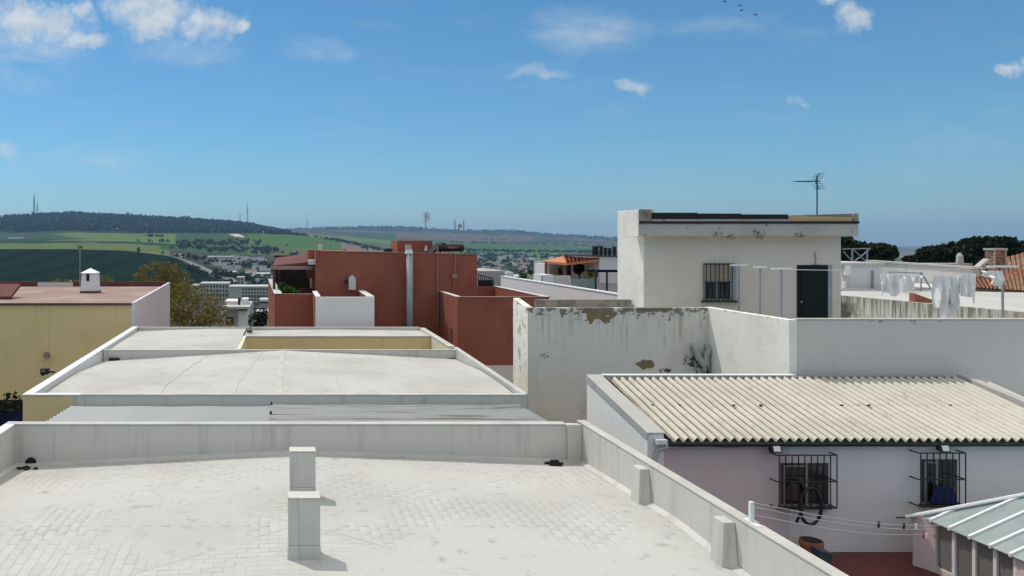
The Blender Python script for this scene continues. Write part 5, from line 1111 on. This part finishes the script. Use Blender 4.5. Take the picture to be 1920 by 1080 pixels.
# ------------------------------------------------------------------ glazed skylight on the patio
def skylight():
    t = thing('skylight', 'white framed glass skylight with frosted sloping panes on the patio', 'skylight', (14, 13.5, 5.6))
    xe = 12.6; ze = 6.62; k = .45; ds = [15.02, 14.6, 14.17, 13.75, 13.37, 12.9]; A = (12.42, 15.32)
    def hip(x): return A[1]-(x-A[0])*.50        # rear edge in plan
    def zr(x): return ze+(x-xe)*k
    xt = 16.5
    # side wall under the eave: piers, posts and panes
    MB().prism([(xe+.02, 14.98), (xe+.3, 14.98), (12.72, 15.34), (12.46, 15.34)], 5.6, ze-.03).build('corner_pier', M['pink'], t, bevel=.01)
    MB().box(xe+.02, xe+.25, 12.6, 13.35, 5.6, ze-.05).build('end_pier', M['pink'], t, bevel=.01)
    MB().box(xe+.03, xe+.2, 13.35, 14.98, 5.6, 5.72).build('plinth', M['pink'], t)
    for i in range(4):
        ya, yb_ = ds[i+1], ds[i]
        MB().box(xe+.07, xe+.085, ya+.04, yb_-.03, 5.73, ze-.06).build('side_pane', M['frostdark'], t)
        MB().box(xe+.03, xe+.12, ya-.035, ya+.035, 5.72, ze-.05).build('mullion', M['whitepaint'], t, bevel=.006)
    MB().box(xe+.0, xe+.14, 12.6, 15.02, ze-.05, ze+.0).build('eave_beam', M['whitepaint'], t, bevel=.008)
    # roof panes between rafters
    def xlim(y): return min(xt, max(xe+.1, A[0]+(A[1]-y)/.50))
    prev = A[1]-.1
    for i, y in enumerate(ds):
        ya, yb_ = y, prev; prev = y
        xa, xb = xlim(ya), xlim(yb_)
        m = MB(); q = [(xe-.05, ya, zr(xe-.05)), (xa, ya, zr(xa)), (xb, yb_, zr(xb)), (xe-.05, yb_, zr(xe-.05))]; m.add(q+[(a, b, c-.012) for a, b, c in q], [(0, 1, 2, 3), (7, 6, 5, 4), (0, 4, 5, 1), (1, 5, 6, 2), (2, 6, 7, 3), (3, 7, 4, 0)]); m.build('roof_pane', M['frost'], t)
        m = MB(); a = Vector((xe-.06, ya, zr(xe-.06)+.02)); b = Vector((xa, ya, zr(xa)+.02)); m.hexa([(a.x, ya-.025, a.z-.05), (b.x, ya-.025, b.z-.05), (b.x, ya+.025, b.z-.05), (a.x, ya+.025, a.z-.05), (a.x, ya-.025, a.z+.02), (b.x, ya-.025, b.z+.02), (b.x, ya+.025, b.z+.02), (a.x, ya+.025, a.z+.02)]); m.build('rafter', M['whitepaint'], t, bevel=.005)
    # hip rail along the rear edge
    b = (xt, hip(xt)); m = MB(); m.tube([(A[0]-.1, A[1]+.02, zr(A[0])+.02), (b[0], b[1], zr(b[0])+.02)], .035, 6); m.build('hip_rail', M['whitepaint'], t)
    m = MB(); m.tube([(A[0]-.22, A[1]+.1, zr(A[0])-.02), (A[0]+.3, A[1]-.05, zr(A[0])+.02)], .015, 6); m.build('lead_strip', M['iron'], t)
    m = MB(); n_ = 8
    q = [(A[0], A[1], zr(A[0])-.03), (b[0], b[1], zr(b[0])-.03), (xt, A[1]+.05, ze-.1), (A[0], A[1]+.03, ze-.15)]; m.add(q, [(0, 1, 2, 3), (3, 2, 1, 0)]); m.build('rear_pane', M['frost'], t)
    MB().box(12.7, xt, 15.0, 15.3, 5.6, 6.4).build('rear_wall', M['pink'], t)
    return t
skylight()
# patio washing line
t = thing('line_bracket', 'white clothes line bracket on the right parapet of the near terrace', 'bracket', (6.03, 10.03, 8.4))
MB().box(6.0, 6.05, 9.95, 10.0, 8.38, 8.66).build('upright', M['whitepaint'], t, bevel=.005); MB().box(5.99, 6.06, 9.8, 10.1, 8.36, 8.405).build('foot', M['whitepaint'], t)
for k, (pa, pb) in enumerate((((1415, 943), (1775, 985)), ((1415, 951), (1760, 992)), ((1416, 966), (1755, 1002)))):
    a = Vector(P(*pa, 10.0)); b = Vector(P(*pb, 14.9)); m = MB(); pts = [a.lerp(b, i/20)-Vector((0, 0, .10*math.sin(math.pi*i/20))) for i in range(21)]; m.tube(pts, .0055, 5)
    solo(m, 'patio_line', M['line'], ('upper', 'middle', 'lower')[k]+' cord stretched from the white bracket to the glass skylight', 'cord', tuple(a), 'cords across the patio')
    if k == 0: LA, LB = a, b
    if k == 2: LC, LD = a, b
pegs = [(.55, 0, 'iron', 'leftmost dark peg on the patio cords'), (.70, 0, 'iron', 'second dark peg from the left on the patio cords'), (.78, 0, 'cloth', 'pale peg right of the two dark pegs'), (.90, 2, 'redp', 'red peg hanging near the skylight corner'), (.925, 2, 'cloth', 'pale peg just right of the red peg'), (.985, 2, 'yellowp', 'yellow peg in front of the skylight post')]
for f_, k, mm, lab in pegs:
    a, b = (LA, LB) if k == 0 else (LC, LD); p = a.lerp(b, f_)-Vector((0, 0, .10*math.sin(math.pi*f_)))
    m = MB(); m.box(p.x-.018, p.x-.004, p.y-.006, p.y+.006, p.z-.07, p.z+.03); m.box(p.x+.004, p.x+.018, p.y-.006, p.y+.006, p.z-.07, p.z+.03); m.box(p.x-.014, p.x+.014, p.y-.008, p.y+.008, p.z-.025, p.z-.012)
    solo(m, 'clothes_peg', M[mm], lab, 'peg', tuple(p), 'pegs on the patio cords')

# ------------------------------------------------------------------ neighbours on the right
def barrel_roof(quad, pitch, row, name, material, parent, lab=None):
    # quad: eave left, eave right, ridge right, ridge left
    a, b, c, d = [Vector(v) for v in quad]; w = ((b-a).length+(c-d).length)/2; h = (d-a).length; nc = max(2, int(w/pitch)); nr = max(2, int(h/row)); V = []; Fc = []; k = 0
    nrm = (b-a).cross(d-a).normalized()
    for i in range(nc):
        for j in range(nr):
            for s, (u0, u1) in enumerate((((i+.05)/nc, (i+.95)/nc),)):
                v0, v1 = j/nr, (j+1.08)/nr; pts = []
                for vv_, lift in ((v0, .035), (min(v1, 1.0), .0)):
                    l_ = a.lerp(d, vv_); r_ = b.lerp(c, vv_)
                    for q in range(5): th = math.pi*q/4; u = u0+(u1-u0)*(.5-.5*math.cos(th)); pts.append(l_.lerp(r_, u)+nrm*(math.sin(th)*pitch*.36+lift))
                V += [tuple(p) for p in pts]; Fc += [(k+q, k+q+1, k+q+6, k+q+5) for q in range(4)]; k += 10
    m = MB(); m.add(V, Fc); m.smooth = True; o = m.build(name, material, parent, kind='stuff')
    return o
def right_houses():
    # white wall houses behind the laundry
    y = 34; t = thing('white_annex', 'grey white annex with flat roof just right of the hut', 'building', (X(1645, y), y+3, 0))
    MB().box(X(1578, y), X(1652, y), y, 42, 0, Z(496, y)).build('wall', M['lavender'], t); MB().box(X(1578, y)-.1, X(1652, y)+.05, y-.15, 42.1, Z(496, y), Z(492, y)).build('roof_slab', M['white'], t)
    MB().box(X(1578, y), X(1592, y), y-.06, y-.01, 8, Z(517, y)).build('pink_pillar', M['pink'], t); MB().box(X(1579, y), X(1589, y), y-.2, y-.07, Z(516, y), Z(497, y)).build('air_conditioner', M['whitepaint'], t)
    MB().box(X(1577, y), X(1581, y), y-.2, y-.07, Z(540, y), Z(527, y)).build('meter_box', M['whitepaint'], t)
    MB().tube([(X(1635, y), y-.05, 8.5), (X(1635, y), y-.05, Z(506, y))], .04, 7).build('downpipe', M['greypaint'], t)
    y0_, y1_ = 36.4, 43; xw = 32.4; t = thing('long_white_house', 'long low white house with flat top behind the laundry', 'building', (36, 39, 0))
    MB().hexa([(xw, y0_, 0), (xw+.3, y0_, 0), (xw+.3, y1_, 0), (xw, y1_, 0), (xw, y0_, Z(504, 36)), (xw+.3, y0_, Z(504, 36)), (xw+.3, y1_, Z(491, 42)), (xw, y1_, Z(491, 42))]).build('wall', M['white'], t)
    MB().hexa([(xw-.1, y0_-.1, Z(504, 36)), (xw+.3, y0_-.1, Z(504, 36)), (xw+.3, y1_, Z(491, 42)), (xw-.1, y1_, Z(491, 42)), (xw-.1, y0_-.1, Z(504, 36)+.08), (xw+.3, y0_-.1, Z(504, 36)+.08), (xw+.3, y1_, Z(491, 42)+.08), (xw-.1, y1_, Z(491, 42)+.08)]).build('roof_edge', M['concrete'], t)
    MB().box(X(1780, 38), X(1820, 38)+1, 39, 40, 10.8, Z(494, 39)).build('roof_kerb', M['concrete'], t)
    m = MB(); x = X(1787, 38); m.tube([(x+1.2, 39, 10.8), (x+1.2, 39, Z(480, 39)), (x+1.2, 39, Z(474, 39))], [.16, .14, .05], 10); m.build('vent_pipe', M['concrete'], t)
    xw2 = X(1652, 42); m = MB(); m.box(xw2, xw+.02, 42.3, 43, 0, Z(494, 42)); m.build('rear_wall', M['white'], t)
    # terraces between
    t = thing('cream_terrace', 'sunlit cream flat roof right of the streaked parapet', 'roof', (28, 33, 0))
    MB().hexa([(21.3, 21, 0), (45, 21, 0), (45, 33.3, 0), (21.3, 33.3, 0), (21.3, 21, 9.68), (45, 21, 9.68), (45, 33.3, 9.93), (21.3, 33.3, 9.93)]).build('slab', M['deck'], t); MB().box(21.3, 45, 33.3, 33.5, 0, 10.0).build('kerb', M['coping'], t)
    y = 28; m = MB(); xa, xb = X(1715, y), X(1748, y); m.prism_y([(xa, 9.75), (xb, 9.75), (xb, Z(562, y)), (xa, Z(550, y))], y, y+.25); solo(m, 'red_wall_stub', M['red'], 'small sloping red wall stub on the cream roof', 'wall', (xa, y, 9.75))
    y = 32.5; xa = X(1690, y); t = thing('white_pillar', 'white masonry pillar below the V shaped garment', 'pillar', (xa, y, 9.5)); MB().box(xa, xa+.28, y, y+.28, 9.5, Z(518, y)).build('shaft', M['whitepaint'], t); MB().box(xa-.04, xa+.32, y-.04, y+.32, Z(518, y), Z(516, y)).build('cap', M['concrete'], t)
    t = thing('awning_frame', 'thin grey awning frame behind the laundry', 'frame', (X(1700, 33), 33, 9.5)); a, b = X(1668, 33), X(1727, 33); zt_ = Z(510, 33)
    MB().bar((a, 33, zt_), (b, 33, zt_-.05), .035).build('rail', M['greypaint'], t)
    for x in (a, b): MB().bar((x, 33, 9.5), (x, 33, zt_), .03).build('post', M['greypaint'], t)
    MB().bar((b, 33, zt_), (X(1745, 33), 33, Z(541, 33)), .03).build('strut', M['greypaint'], t); MB().bar((X(1702, 33), 33, Z(542, 33)), (X(1745, 33), 33, Z(541, 33)), .03).build('lower_rail', M['greypaint'], t)
    # tiled house
    t = thing('tiled_house', 'house with weathered orange tile roof at the right edge', 'house', (36, 32, 0)); ye = 33
    A = Vector(P(1815, 540, ye)); B = Vector(P(1990, 553, ye-1)); C = Vector(P(1990, 456, 41)); D_ = Vector(P(1782, 513, 41))
    m = MB(); u = Vector((0, 0, -.5)); w2 = Vector((0, 0, -.3)); m.hexa([tuple(v+u) for v in (A, B, C, D_)]+[tuple(v+w2) for v in (A, B, C, D_)]); m.build('roof_deck', M['oldtile'], t); barrel_roof((A, B, C, D_), .19, .36, 'roof_tiles', M['oldtile'], t)
    MB().prism([(A.x+.3, ye+.35), (B.x, ye-.6), (B.x, 41), (A.x+.6, 41)], 0, A.z-.12).build('wall', M['frontwall'], t)
    y = 38; c = MB().box(X(1864, y), X(1886, y), y, y+.5, 10, Z(469, y)).build('chimney', M['brick'], t); MB().box(X(1862, y), X(1888, y), y-.05, y+.55, Z(469, y), Z(465.5, y)).build('chimney_cap', M['concrete'], c)
    for px_ in (1863.5, 1884.5): MB().box(X(px_, y), X(px_+2, y), y-.03, y, 10, Z(469, y)).build('corner_strip', M['concrete'], c)
    y = 36.5; t = thing('tilted_panel', 'grey tilted panel left of the brick chimney', 'panel', (X(1848, y), y, 10.6)); m = MB(); a, b = X(1834, y), X(1860, y)
    m.hexa([(a, y, Z(502, y)), (a+.15, y, Z(502, y)), (a+.15, y+.3, Z(502, y)), (a, y+.3, Z(502, y)), (b-.15, y, Z(485, y)), (b, y, Z(487, y)), (b, y+.3, Z(487, y)), (b-.15, y+.3, Z(485, y))]); m.build('sheet', M['concrete'], t)
    MB().bar((b-.1, y+.15, Z(488, y)), (b-.1, y+.15, 10.3), .03).build('leg', M['iron'], t)
    # white lattice frame
    y = 46; t = thing('lattice_frame', 'white lattice roof frame in front of the dark trees right of the hut', 'frame', (X(1610, y), y, 10.5)); xs_ = [X(v, y) for v in (1592, 1599, 1625, 1632)]; zt_, z0 = Z(466, y), Z(494, y)
    for v in (1598, 1626): MB().bar((X(v, y), y, z0), (X(v, y), y, zt_), .05).build('post', M['greypaint'], t)
    for p_, q_ in (((1580, 467), (1632, 466)), ((1582, 472), (1598, 490)), ((1600, 468), (1614, 481)), ((1614, 481), (1631, 467)), ((1602, 490), (1614, 481)), ((1614, 481), (1624, 491))): MB().bar(P(*p_, y), P(*q_, y), .035).build('lattice_bar', M['greypaint'], t)
right_houses()
# pines on the right
G = 'dark pines behind the roofs on the right'
def blobs(lst, y, dy=2.5): return [(X(a, y), y+dd, Z(b, y), rx*y/F, dy, rz_*y/F) for a, b, rx, rz_, dd in lst]
tree('pine_tree', 'dark pine just right of the hut corner, leftmost of the pines', (X(1585, 82), 82, -4), blobs([(1585, 472, 20, 26, 0), (1600, 485, 16, 16, 1)], 82), 4200, .5, M['pine'], 71, G, .3)
tree('pine_tree', 'low dark pine in front of the gap to the far plain', (X(1640, 84), 84, -4), blobs([(1648, 474, 20, 17, 0), (1614, 468, 17, 14, 1), (1630, 490, 34, 12, 0)], 84), 5200, .5, M['pine'], 72, G, .3)
tree('pine_tree', 'smaller dark pine sloping down to the far plain', (X(1745, 88), 88, -4), blobs([(1752, 477, 18, 14, 0), (1738, 488, 12, 10, 1), (1775, 484, 24, 13, 0)], 88), 5200, .5, M['pine'], 73, G, .3)
tree('pine_tree', 'largest dark pine crown left of the brick chimney', (X(1825, 90), 90, -4), blobs([(1832, 464, 36, 20, 0), (1800, 473, 24, 16, 1), (1856, 462, 20, 18, -1), (1868, 456, 12, 12, 0), (1830, 488, 56, 16, 0)], 90), 11000, .5, M['pine'], 74, G, .35)
tree('pine_tree', 'dark pine behind the brick chimney at the right edge', (X(1910, 92), 92, -4), blobs([(1906, 474, 18, 12, 0), (1938, 470, 26, 16, 0), (1892, 484, 16, 10, 1)], 92), 5600, .5, M['pine'], 75, G, .3)

# ------------------------------------------------------------------ middle: long pale wall and the orange roofed house
def middle():
    X0 = 15.4; t = thing('long_wall', 'long pale grey blue wall running away behind the red terrace', 'wall', (X0, 45, 0))
    m = MB(); zt_ = Z(552, 36); m.box(X0, X0+.25, 33, 55, 0, zt_); m.build('wall', M['lavender'], t); MB().box(X0-.03, X0+.3, 33, 55, zt_, zt_+.05).build('coping', M['whitepaint'], t)
    y = 62; t = thing('orange_roof_house', 'house with shallow orange tile roof and shaded terrace left of the hut', 'house', (X(1080, y), y, -4))
    A = Vector(P(1019, 489, 61)); E = Vector(P(1062, 493, 58)); B = Vector(P(1124, 486, 58)); C = Vector(P(1124, 479, 66)); D_ = Vector(P(1056, 480, 66))
    zq = Z(491, 60)
    m = MB(); top = [A, E, B, C, D_]; n = 5; m.add([tuple(v) for v in top]+[tuple(v-Vector((0, 0, .18))) for v in top], [(0, 1, 2, 3, 4), (9, 8, 7, 6, 5)]+[(i, i+5, (i+1) % 5+5, (i+1) % 5) for i in range(5)]); m.build('roof_deck', M['orange'], t)
    barrel_roof((E, B, C, D_), .3, .5, 'roof_tiles', M['orange'], t)
    MB().box(X(1030, 64), X(1124, 64), 64, 68, -4, zq-.1).build('wall', M['greyroof'], t)
    MB().box(X(1025, 61), X(1034, 61), 61.5, 63.9, 0, Z(490, 61)-.2).build('wall', M['lavender'], t)
    MB().box(X(1048, 63.8), X(1054, 63.8), 63.8, 63.98, Z(515, 64), Z(503, 64)).build('doorway', M['glassdark'], t); MB().box(X(1063, 63.8), X(1074, 63.8), 63.8, 63.98, Z(517, 64), Z(496, 64)).build('doorway', M['glassdark'], t); MB().box(X(1056, 63.8), X(1061, 63.8), 63.75, 63.98, Z(516, 64), Z(500, 64)).build('shutter', M['fhouse'], t)
    MB().box(X(1124, 58), X(1175, 58), 58, 66, -4, Z(481, 58)).build('wall', M['lavender'], t, label='white block at the right end'); MB().box(X(1124, 58)-.1, X(1175, 58), 57.9, 66.1, Z(481, 58), Z(479.5, 58)).build('roof_slab', M['tar_and_shade'], t)
    MB().box(X(1068, 66)-.2, X(1125, 66), 66, 66.4, Z(481, 66), Z(477, 66)).build('ridge_cap', M['red'], t); MB().box(X(1057, 67), X(1070, 67), 67, 67.6, Z(481, 66), Z(476.5, 66)).build('chimney_block', M['concrete'], t)
    for px_ in (1024, 1062): MB().box(X(px_, 58.5)-.06, X(px_, 58.5)+.06, 58.5, 58.62, Z(520, 58), Z(492, 58)).build('post', M['maroon'], t)
    yt = 55; MB().box(X(1017, yt), X(1068, yt), yt, yt+.2, -4, Z(517, yt)).build('terrace_wall', M['pink'], t); MB().box(X(1012, yt+3), X(1017, yt), yt-.01, yt+2, -4, Z(515.5, yt)).build('terrace_pier', M['whitepaint'], t)
    gl = glass('green_balustrade_glass', (.36, .42, .39), mixf=.2); MB().box(X(1068, yt)+.05, X(1118, yt), yt, yt+.05, 6, Z(523, yt)).build('balustrade_pane', gl, t); MB().box(X(1122, yt), X(1175, yt), yt, yt+.2, -4, Z(531, yt)).build('terrace_wall', M['pink'], t)
    MB().box(X(1017, yt), X(1175, yt), yt+.2, 64, -4, Z(545, yt)).build('terrace_floor', M['terracotta'], t); MB().bar((X(1067.5, yt), yt-.05, 6), (X(1067.5, yt), yt-.05, Z(517, yt)), .06).build('white_post', M['whitepaint'], t)
    t2 = thing('garden_awning', 'flat dark garden awning on thin posts beside the white block', 'awning', (X(1138, 54), 54, 6)); a, b = X(1120, 54), X(1175, 54)
    MB().box(a, b, 54, 56, Z(510.5, 54), Z(507.5, 54)).build('cover', M['navy'], t2)
    for px_ in (1117, 1138): MB().bar((X(px_, 54), 54, 6), (X(px_, 54), 54, Z(505 if px_ < 1120 else 509, 54)), .07).build('post', M['iron'], t2)
    MB().box(X(1115, 53.9), X(1120, 53.9), 53.8, 54, Z(519, 54), Z(508, 54)).build('control_box', M['iron'], t2)
    G = 'dark upright roof vents'
    for k, (px_, py_) in enumerate(((1113.5, 462), (1119, 461), (1127, 461), (1135, 464), (1143, 465), (1152, 462))):
        yv = 60; x = X(px_, yv); z0 = Z(480, 58)-.02; tt = thing('roof_vent', ('first', 'second', 'third', 'fourth', 'fifth', 'sixth')[k]+' dark upright vent from the left above the orange roof', 'vent', (x, yv, z0), G)
        MB().tube([(x, yv, z0-.1), (x, yv, Z(py_, yv)-.12)], [.14, .12], 9).build('pipe', M['iron'], tt); MB().tube([(x, yv, Z(py_, yv)-.14), (x, yv, Z(py_, yv))], [.17, .13], 9).build('cowl', M['black'], tt)
    plant('terrace_plant', 'yellow green potted plant on the shaded terrace left of the hut', (X(1100, 57), 57, Z(530, 57)), [(X(1097, 57), 57, Z(514, 57), .35, .4, .35), (X(1108, 57), 57, Z(512, 57), .3, .4, .45)], 700, .14, M['yplant'], 81)
    plant('terrace_plant', 'dark bushy plant under the orange roof', (X(1088, 60), 60, Z(530, 60)), [(X(1086, 60), 60, Z(504, 60), .45, .4, .55)], 600, .16, M['darkshrub'], 82)
    # low walls and roofs between the red house and the orange roofed house
    t3 = thing('planter_house', 'low beige house with planted roof edge behind the long pale wall', 'building', (X(985, 72), 74, -6)); y = 72
    MB().box(X(895, y), X(948, y), y, y+8, -6, Z(508, y)).build('wall', M['greyroof'], t3); MB().box(X(946, y), X(960, y), y-.5, y+1, -6, Z(510, y)).build('white_box', M['whitepaint'], t3)
    MB().box(X(960, y), X(1016, y), y, y+6, -6, Z(519, y)).build('wall', M['concrete'], t3); MB().box(X(989, y), X(1012, y), y-.6, y, -6, Z(515, y)).build('planter', M['apart'], t3)
    for k, (a, b, w_, h_) in enumerate(((980, 516, 8, 6), (996, 510, 10, 4), (1006, 511, 6, 4))): plant('roof_plant', ('left clump of green on the beige planted roof', 'middle clump of green on the beige planter', 'right clump of green on the beige planter')[k], (X(a, y-.3), y-.3, Z(b+8, y)), [(X(a, y-.3), y-.3, Z(b, y), w_*y/F, .3, h_*y/F)], 260, .14, M['shrub'], 90+k, 'plants on the beige roof')
middle()

# ------------------------------------------------------------------ left gap: spring tree, small house, apartment blocks
tree('spring_tree', 'large tree with brown and olive spring leaves beside the yellow house', (X(352, 55), 55, -2.5),
     [(X(360, 55), 55, Z(580, 55), 2.4, 2.2, 1.7), (X(335, 55), 56, Z(570, 55), 1.6, 2, 1.9), (X(400, 55), 54, Z(582, 55), 1.25, 1.5, 1.1), (X(340, 55), 55, Z(612, 55), 2.2, 2, 1.4), (X(395, 55), 55, Z(608, 55), 1.8, 1.6, 1.2), (X(330, 56), 56, Z(545, 56), .9, 1, .9)], 6000, .17, M['autumn'], 101, 'brown leaved spring trees', .16, 16)
tree('spring_tree', 'tree with rusty brown leaves showing above the yellow house roof', (X(290, 66), 66, -4),
     [(X(290, 66), 66, Z(512, 66), 1.7, 1.6, 1.1), (X(272, 66), 66, Z(522, 66), 1.1, 1.3, .8), (X(312, 66), 66, Z(516, 66), 1.4, 1.5, 1.2), (X(335, 66), 66, Z(528, 66), 1.2, 1.4, 1.2), (X(300, 66), 66, Z(545, 66), 2.2, 1.6, 1.4)], 5200, .17, M['autumn'], 102, 'brown leaved spring trees', .16, 14)
tree('spring_tree', 'low sparse brown tree seen just past the white chimney', (X(200, 64), 64, -4), [(X(190, 64), 64, Z(533, 64), 1.2, 1, .7), (X(125, 64), 64, Z(535, 64), 1.8, 1, .6)], 1600, .16, M['autumn'], 103, 'brown leaved spring trees', .12, 8)
def small_house():
    y = 72; t = thing('small_white_house', 'small white house with flat overhanging roof left of the red house', 'house', (X(445, y), y, -3))
    MB().box(X(421, y), X(448, y), y, y+5, -6, Z(577, y)).build('wall', M['pink'], t); MB().box(X(448, y), X(464, y), y-1, y+4, -6, Z(581, y)).build('wall', M['whitepaint'], t)
    MB().box(X(419, y), X(470, y), y-1.6, y+5, Z(577, y), Z(572.5, y)).build('roof_slab', M['concrete'], t, bevel=.03)
    MB().box(X(424, y), X(438, y), y-.05, y, Z(610, y), Z(594, y)).build('window', M['glassdark'], t); MB().box(X(426, y), X(433, y), y-.09, y-.06, Z(604, y), Z(598, y)).build('curtain', M['fhouse'], t)
    MB().box(X(417.5, y), X(420, y), y-1.5, y-1.3, -6, Z(577, y)).build('post', M['whitepaint'], t)
    MB().box(X(420, y), X(446, y), y+1, y+4, Z(572.5, y), Z(566, y)).build('roof_box', M['lavender'], t); MB().box(X(452, y), X(464, y), y+1, y+3, Z(572.5, y), Z(562, y)).build('roof_box', M['whitepaint'], t)
    m = MB(); x = X(448, y); m.tube([(x, y+.5, Z(573, y)), (x, y+.5, Z(559, y))], .12, 8); m.build('vent_pipe', M['iron'], t)
    y = 66; t = thing('solar_water_heater', 'white tanked solar water heater at the left edge of the red house', 'water heater', (X(492, y), y, Z(585, y)))
    MB().tube([(X(487, y), y, Z(563, y)), (X(488, y), y, Z(563, y)), (X(503, y), y, Z(563, y)), (X(504, y), y, Z(563, y))], [.1, .22, .22, .1], 14).build('tank', M['whitepaint'], t)
    m = MB(); m.hexa([(X(475, y), y-1, Z(578, y)), (X(500, y), y-1, Z(578, y)), (X(503, y), y, Z(566, y)), (X(485, y), y, Z(564, y)), (X(475, y), y-1, Z(576, y)), (X(500, y), y-1, Z(576, y)), (X(503, y), y, Z(564, y)), (X(485, y), y, Z(562, y))]); m.build('panel', M['glassdark'], t)
    for px_ in (478, 500): MB().bar((X(px_, y), y, Z(566, y)), (X(px_, y), y, Z(600, y)), .05).build('leg', M['iron'], t)
    MB().box(X(480, 66), X(506, 66), 65, 69, -6, Z(584, 66)).build('base_block', M['concrete'], t)
    tree('leafy_shrub', 'dark green shrub between the small white house and the red house', (X(484, 60), 60, -3), [(X(482, 60), 60, Z(602, 60), .8, .8, .8), (X(492, 60), 60, Z(595, 60), .5, .6, .7)], 1500, .15, M['darkshrub'], 104, None, .06, 6, 'shrub')
small_house()
def apartment(px0, px1, Y, pyt, pyb, label, cols, rows, skip=0):
    x0, x1 = X(px0, Y), X(px1, Y); z1, z0 = Z(pyt, Y), Z(pyb, Y)-15; t = thing('apartment_block', label, 'apartment block', ((x0+x1)/2, Y, z0), 'apartment blocks below the spring tree')
    MB().box(x0, x1, Y, Y+12, z0, z1).build('wall', M['apart'], t); MB().box(x0-.2, x1+.2, Y-.2, Y+12.2, z1, z1+.4).build('roof_slab', M['froofg'], t)
    xs = x0+(x1-x0)*skip; zz = Z(pyb, Y); fw = (x1-xs)/cols; fh = (z1-zz)/rows
    for i in range(cols):
        for j in range(rows):
            a = xs+fw*(i+.22); b = zz+fh*(j+.22); w_ = MB().box(a, a+fw*.55, Y-.12, Y-.02, b, b+fh*.55).build('window', M['awin'], t)
            if j % 2 == 0: MB().box(a-.1, a+fw*.55+.1, Y-.5, Y-.02, b-.3, b-.05).build('balcony_ledge', M['fhouse'], w_)
apartment(355, 374, 300, 537, 566, 'leftmost pale apartment block, half behind the spring tree', 4, 4)
apartment(375, 428, 290, 533, 566, 'wide pale apartment block in the middle of three', 9, 4)
apartment(430, 503, 280, 539, 566, 'apartment block with a blank end wall, nearest the red house', 9, 4, .32)
apartment(444, 457, 420, 521, 540, 'small grey block rising behind the apartment blocks', 2, 3)
# dark alley on the far left
t = tree('alley_shrub', 'dark overgrown shrub in the alley below the yellow wall', (X(20, 27), 27, 0), [(X(10, 27), 27, 5.3, 1.2, 1.2, 1.35), (X(-60, 27), 27, 5.2, 1.6, 1.2, 1.5), (X(25, 27), 26.5, 3.6, 1.2, 1.0, 1.8), (X(-20, 27), 27, 3.2, 2, 1, 1.8)], 9000, .16, M['darkshrub'], 111, None, .1, 8, 'shrub')
y = 19; m = MB(); xa, xb = X(-40, y), X(40, y); m.hexa([(xa, y, Z(806, y)-.05), (xb, y, Z(792, y)-.05), (xb, y+1.2, Z(785, y)-.05), (xa, y+1.2, Z(795, y)-.05), (xa, y, Z(806, y)), (xb, y, Z(792, y)), (xb, y+1.2, Z(785, y)), (xa, y+1.2, Z(795, y))])
solo(m, 'tarpaulin', M['navy'], 'dark blue tarpaulin in the alley left of the near terrace', 'tarpaulin', (xa, y, 7.4))
MB().box(-7.5, -6.6, 14, 32, 0, .1).build('alley_path', M['road'], None, kind='structure')
# birds
for k, (px_, py_, lab) in enumerate(((1358, 3, 'topmost small dark bird high in the sky'), (1387, 11, 'upper of the two birds flying close together'), (1390, 20, 'lower of the two birds flying close together'), (1416, 28, 'lowest small dark bird, rightmost of the four'))):
    y = 120; p = Vector(P(px_, py_, y)); m = MB(); m.tube([p+Vector((-.22, 0, 0)), p+Vector((-.05, 0, .02)), p+Vector((.18, 0, .01)), p+Vector((.3, 0, 0))], [.02, .07, .06, .01], 6)
    t = thing('bird', lab, 'bird', tuple(p), 'birds in the sky'); m.build('body', M['black'], t)
    for s in (-1, 1): m = MB(); m.add([tuple(p+Vector((-.08, s*.03, .02))), tuple(p+Vector((.1, s*.03, .02))), tuple(p+Vector((.05, s*.35, .16))), tuple(p+Vector((0, s*.6, .08))), tuple(p+Vector((-.02, s*.3, .18)))], [(0, 1, 2, 3, 4), (4, 3, 2, 1, 0)]); m.build('wing', M['black'], t)

# ------------------------------------------------------------------ haze
hz = bpy.data.materials.new('haze_air'); hz.use_nodes = True; n = hz.node_tree.nodes; n.clear()
o_ = n.new('ShaderNodeOutputMaterial'); pv = n.new('ShaderNodeVolumePrincipled'); hz.node_tree.links.new(pv.outputs[0], o_.inputs['Volume'])
pv.inputs['Color'].default_value = (.34, .60, .96, 1); pv.inputs['Density'].default_value = 7e-5; pv.inputs['Anisotropy'].default_value = .2
MB().box(-16000, 18000, -500, 14500, -140, 330).build('haze', hz, None, kind='stuff')
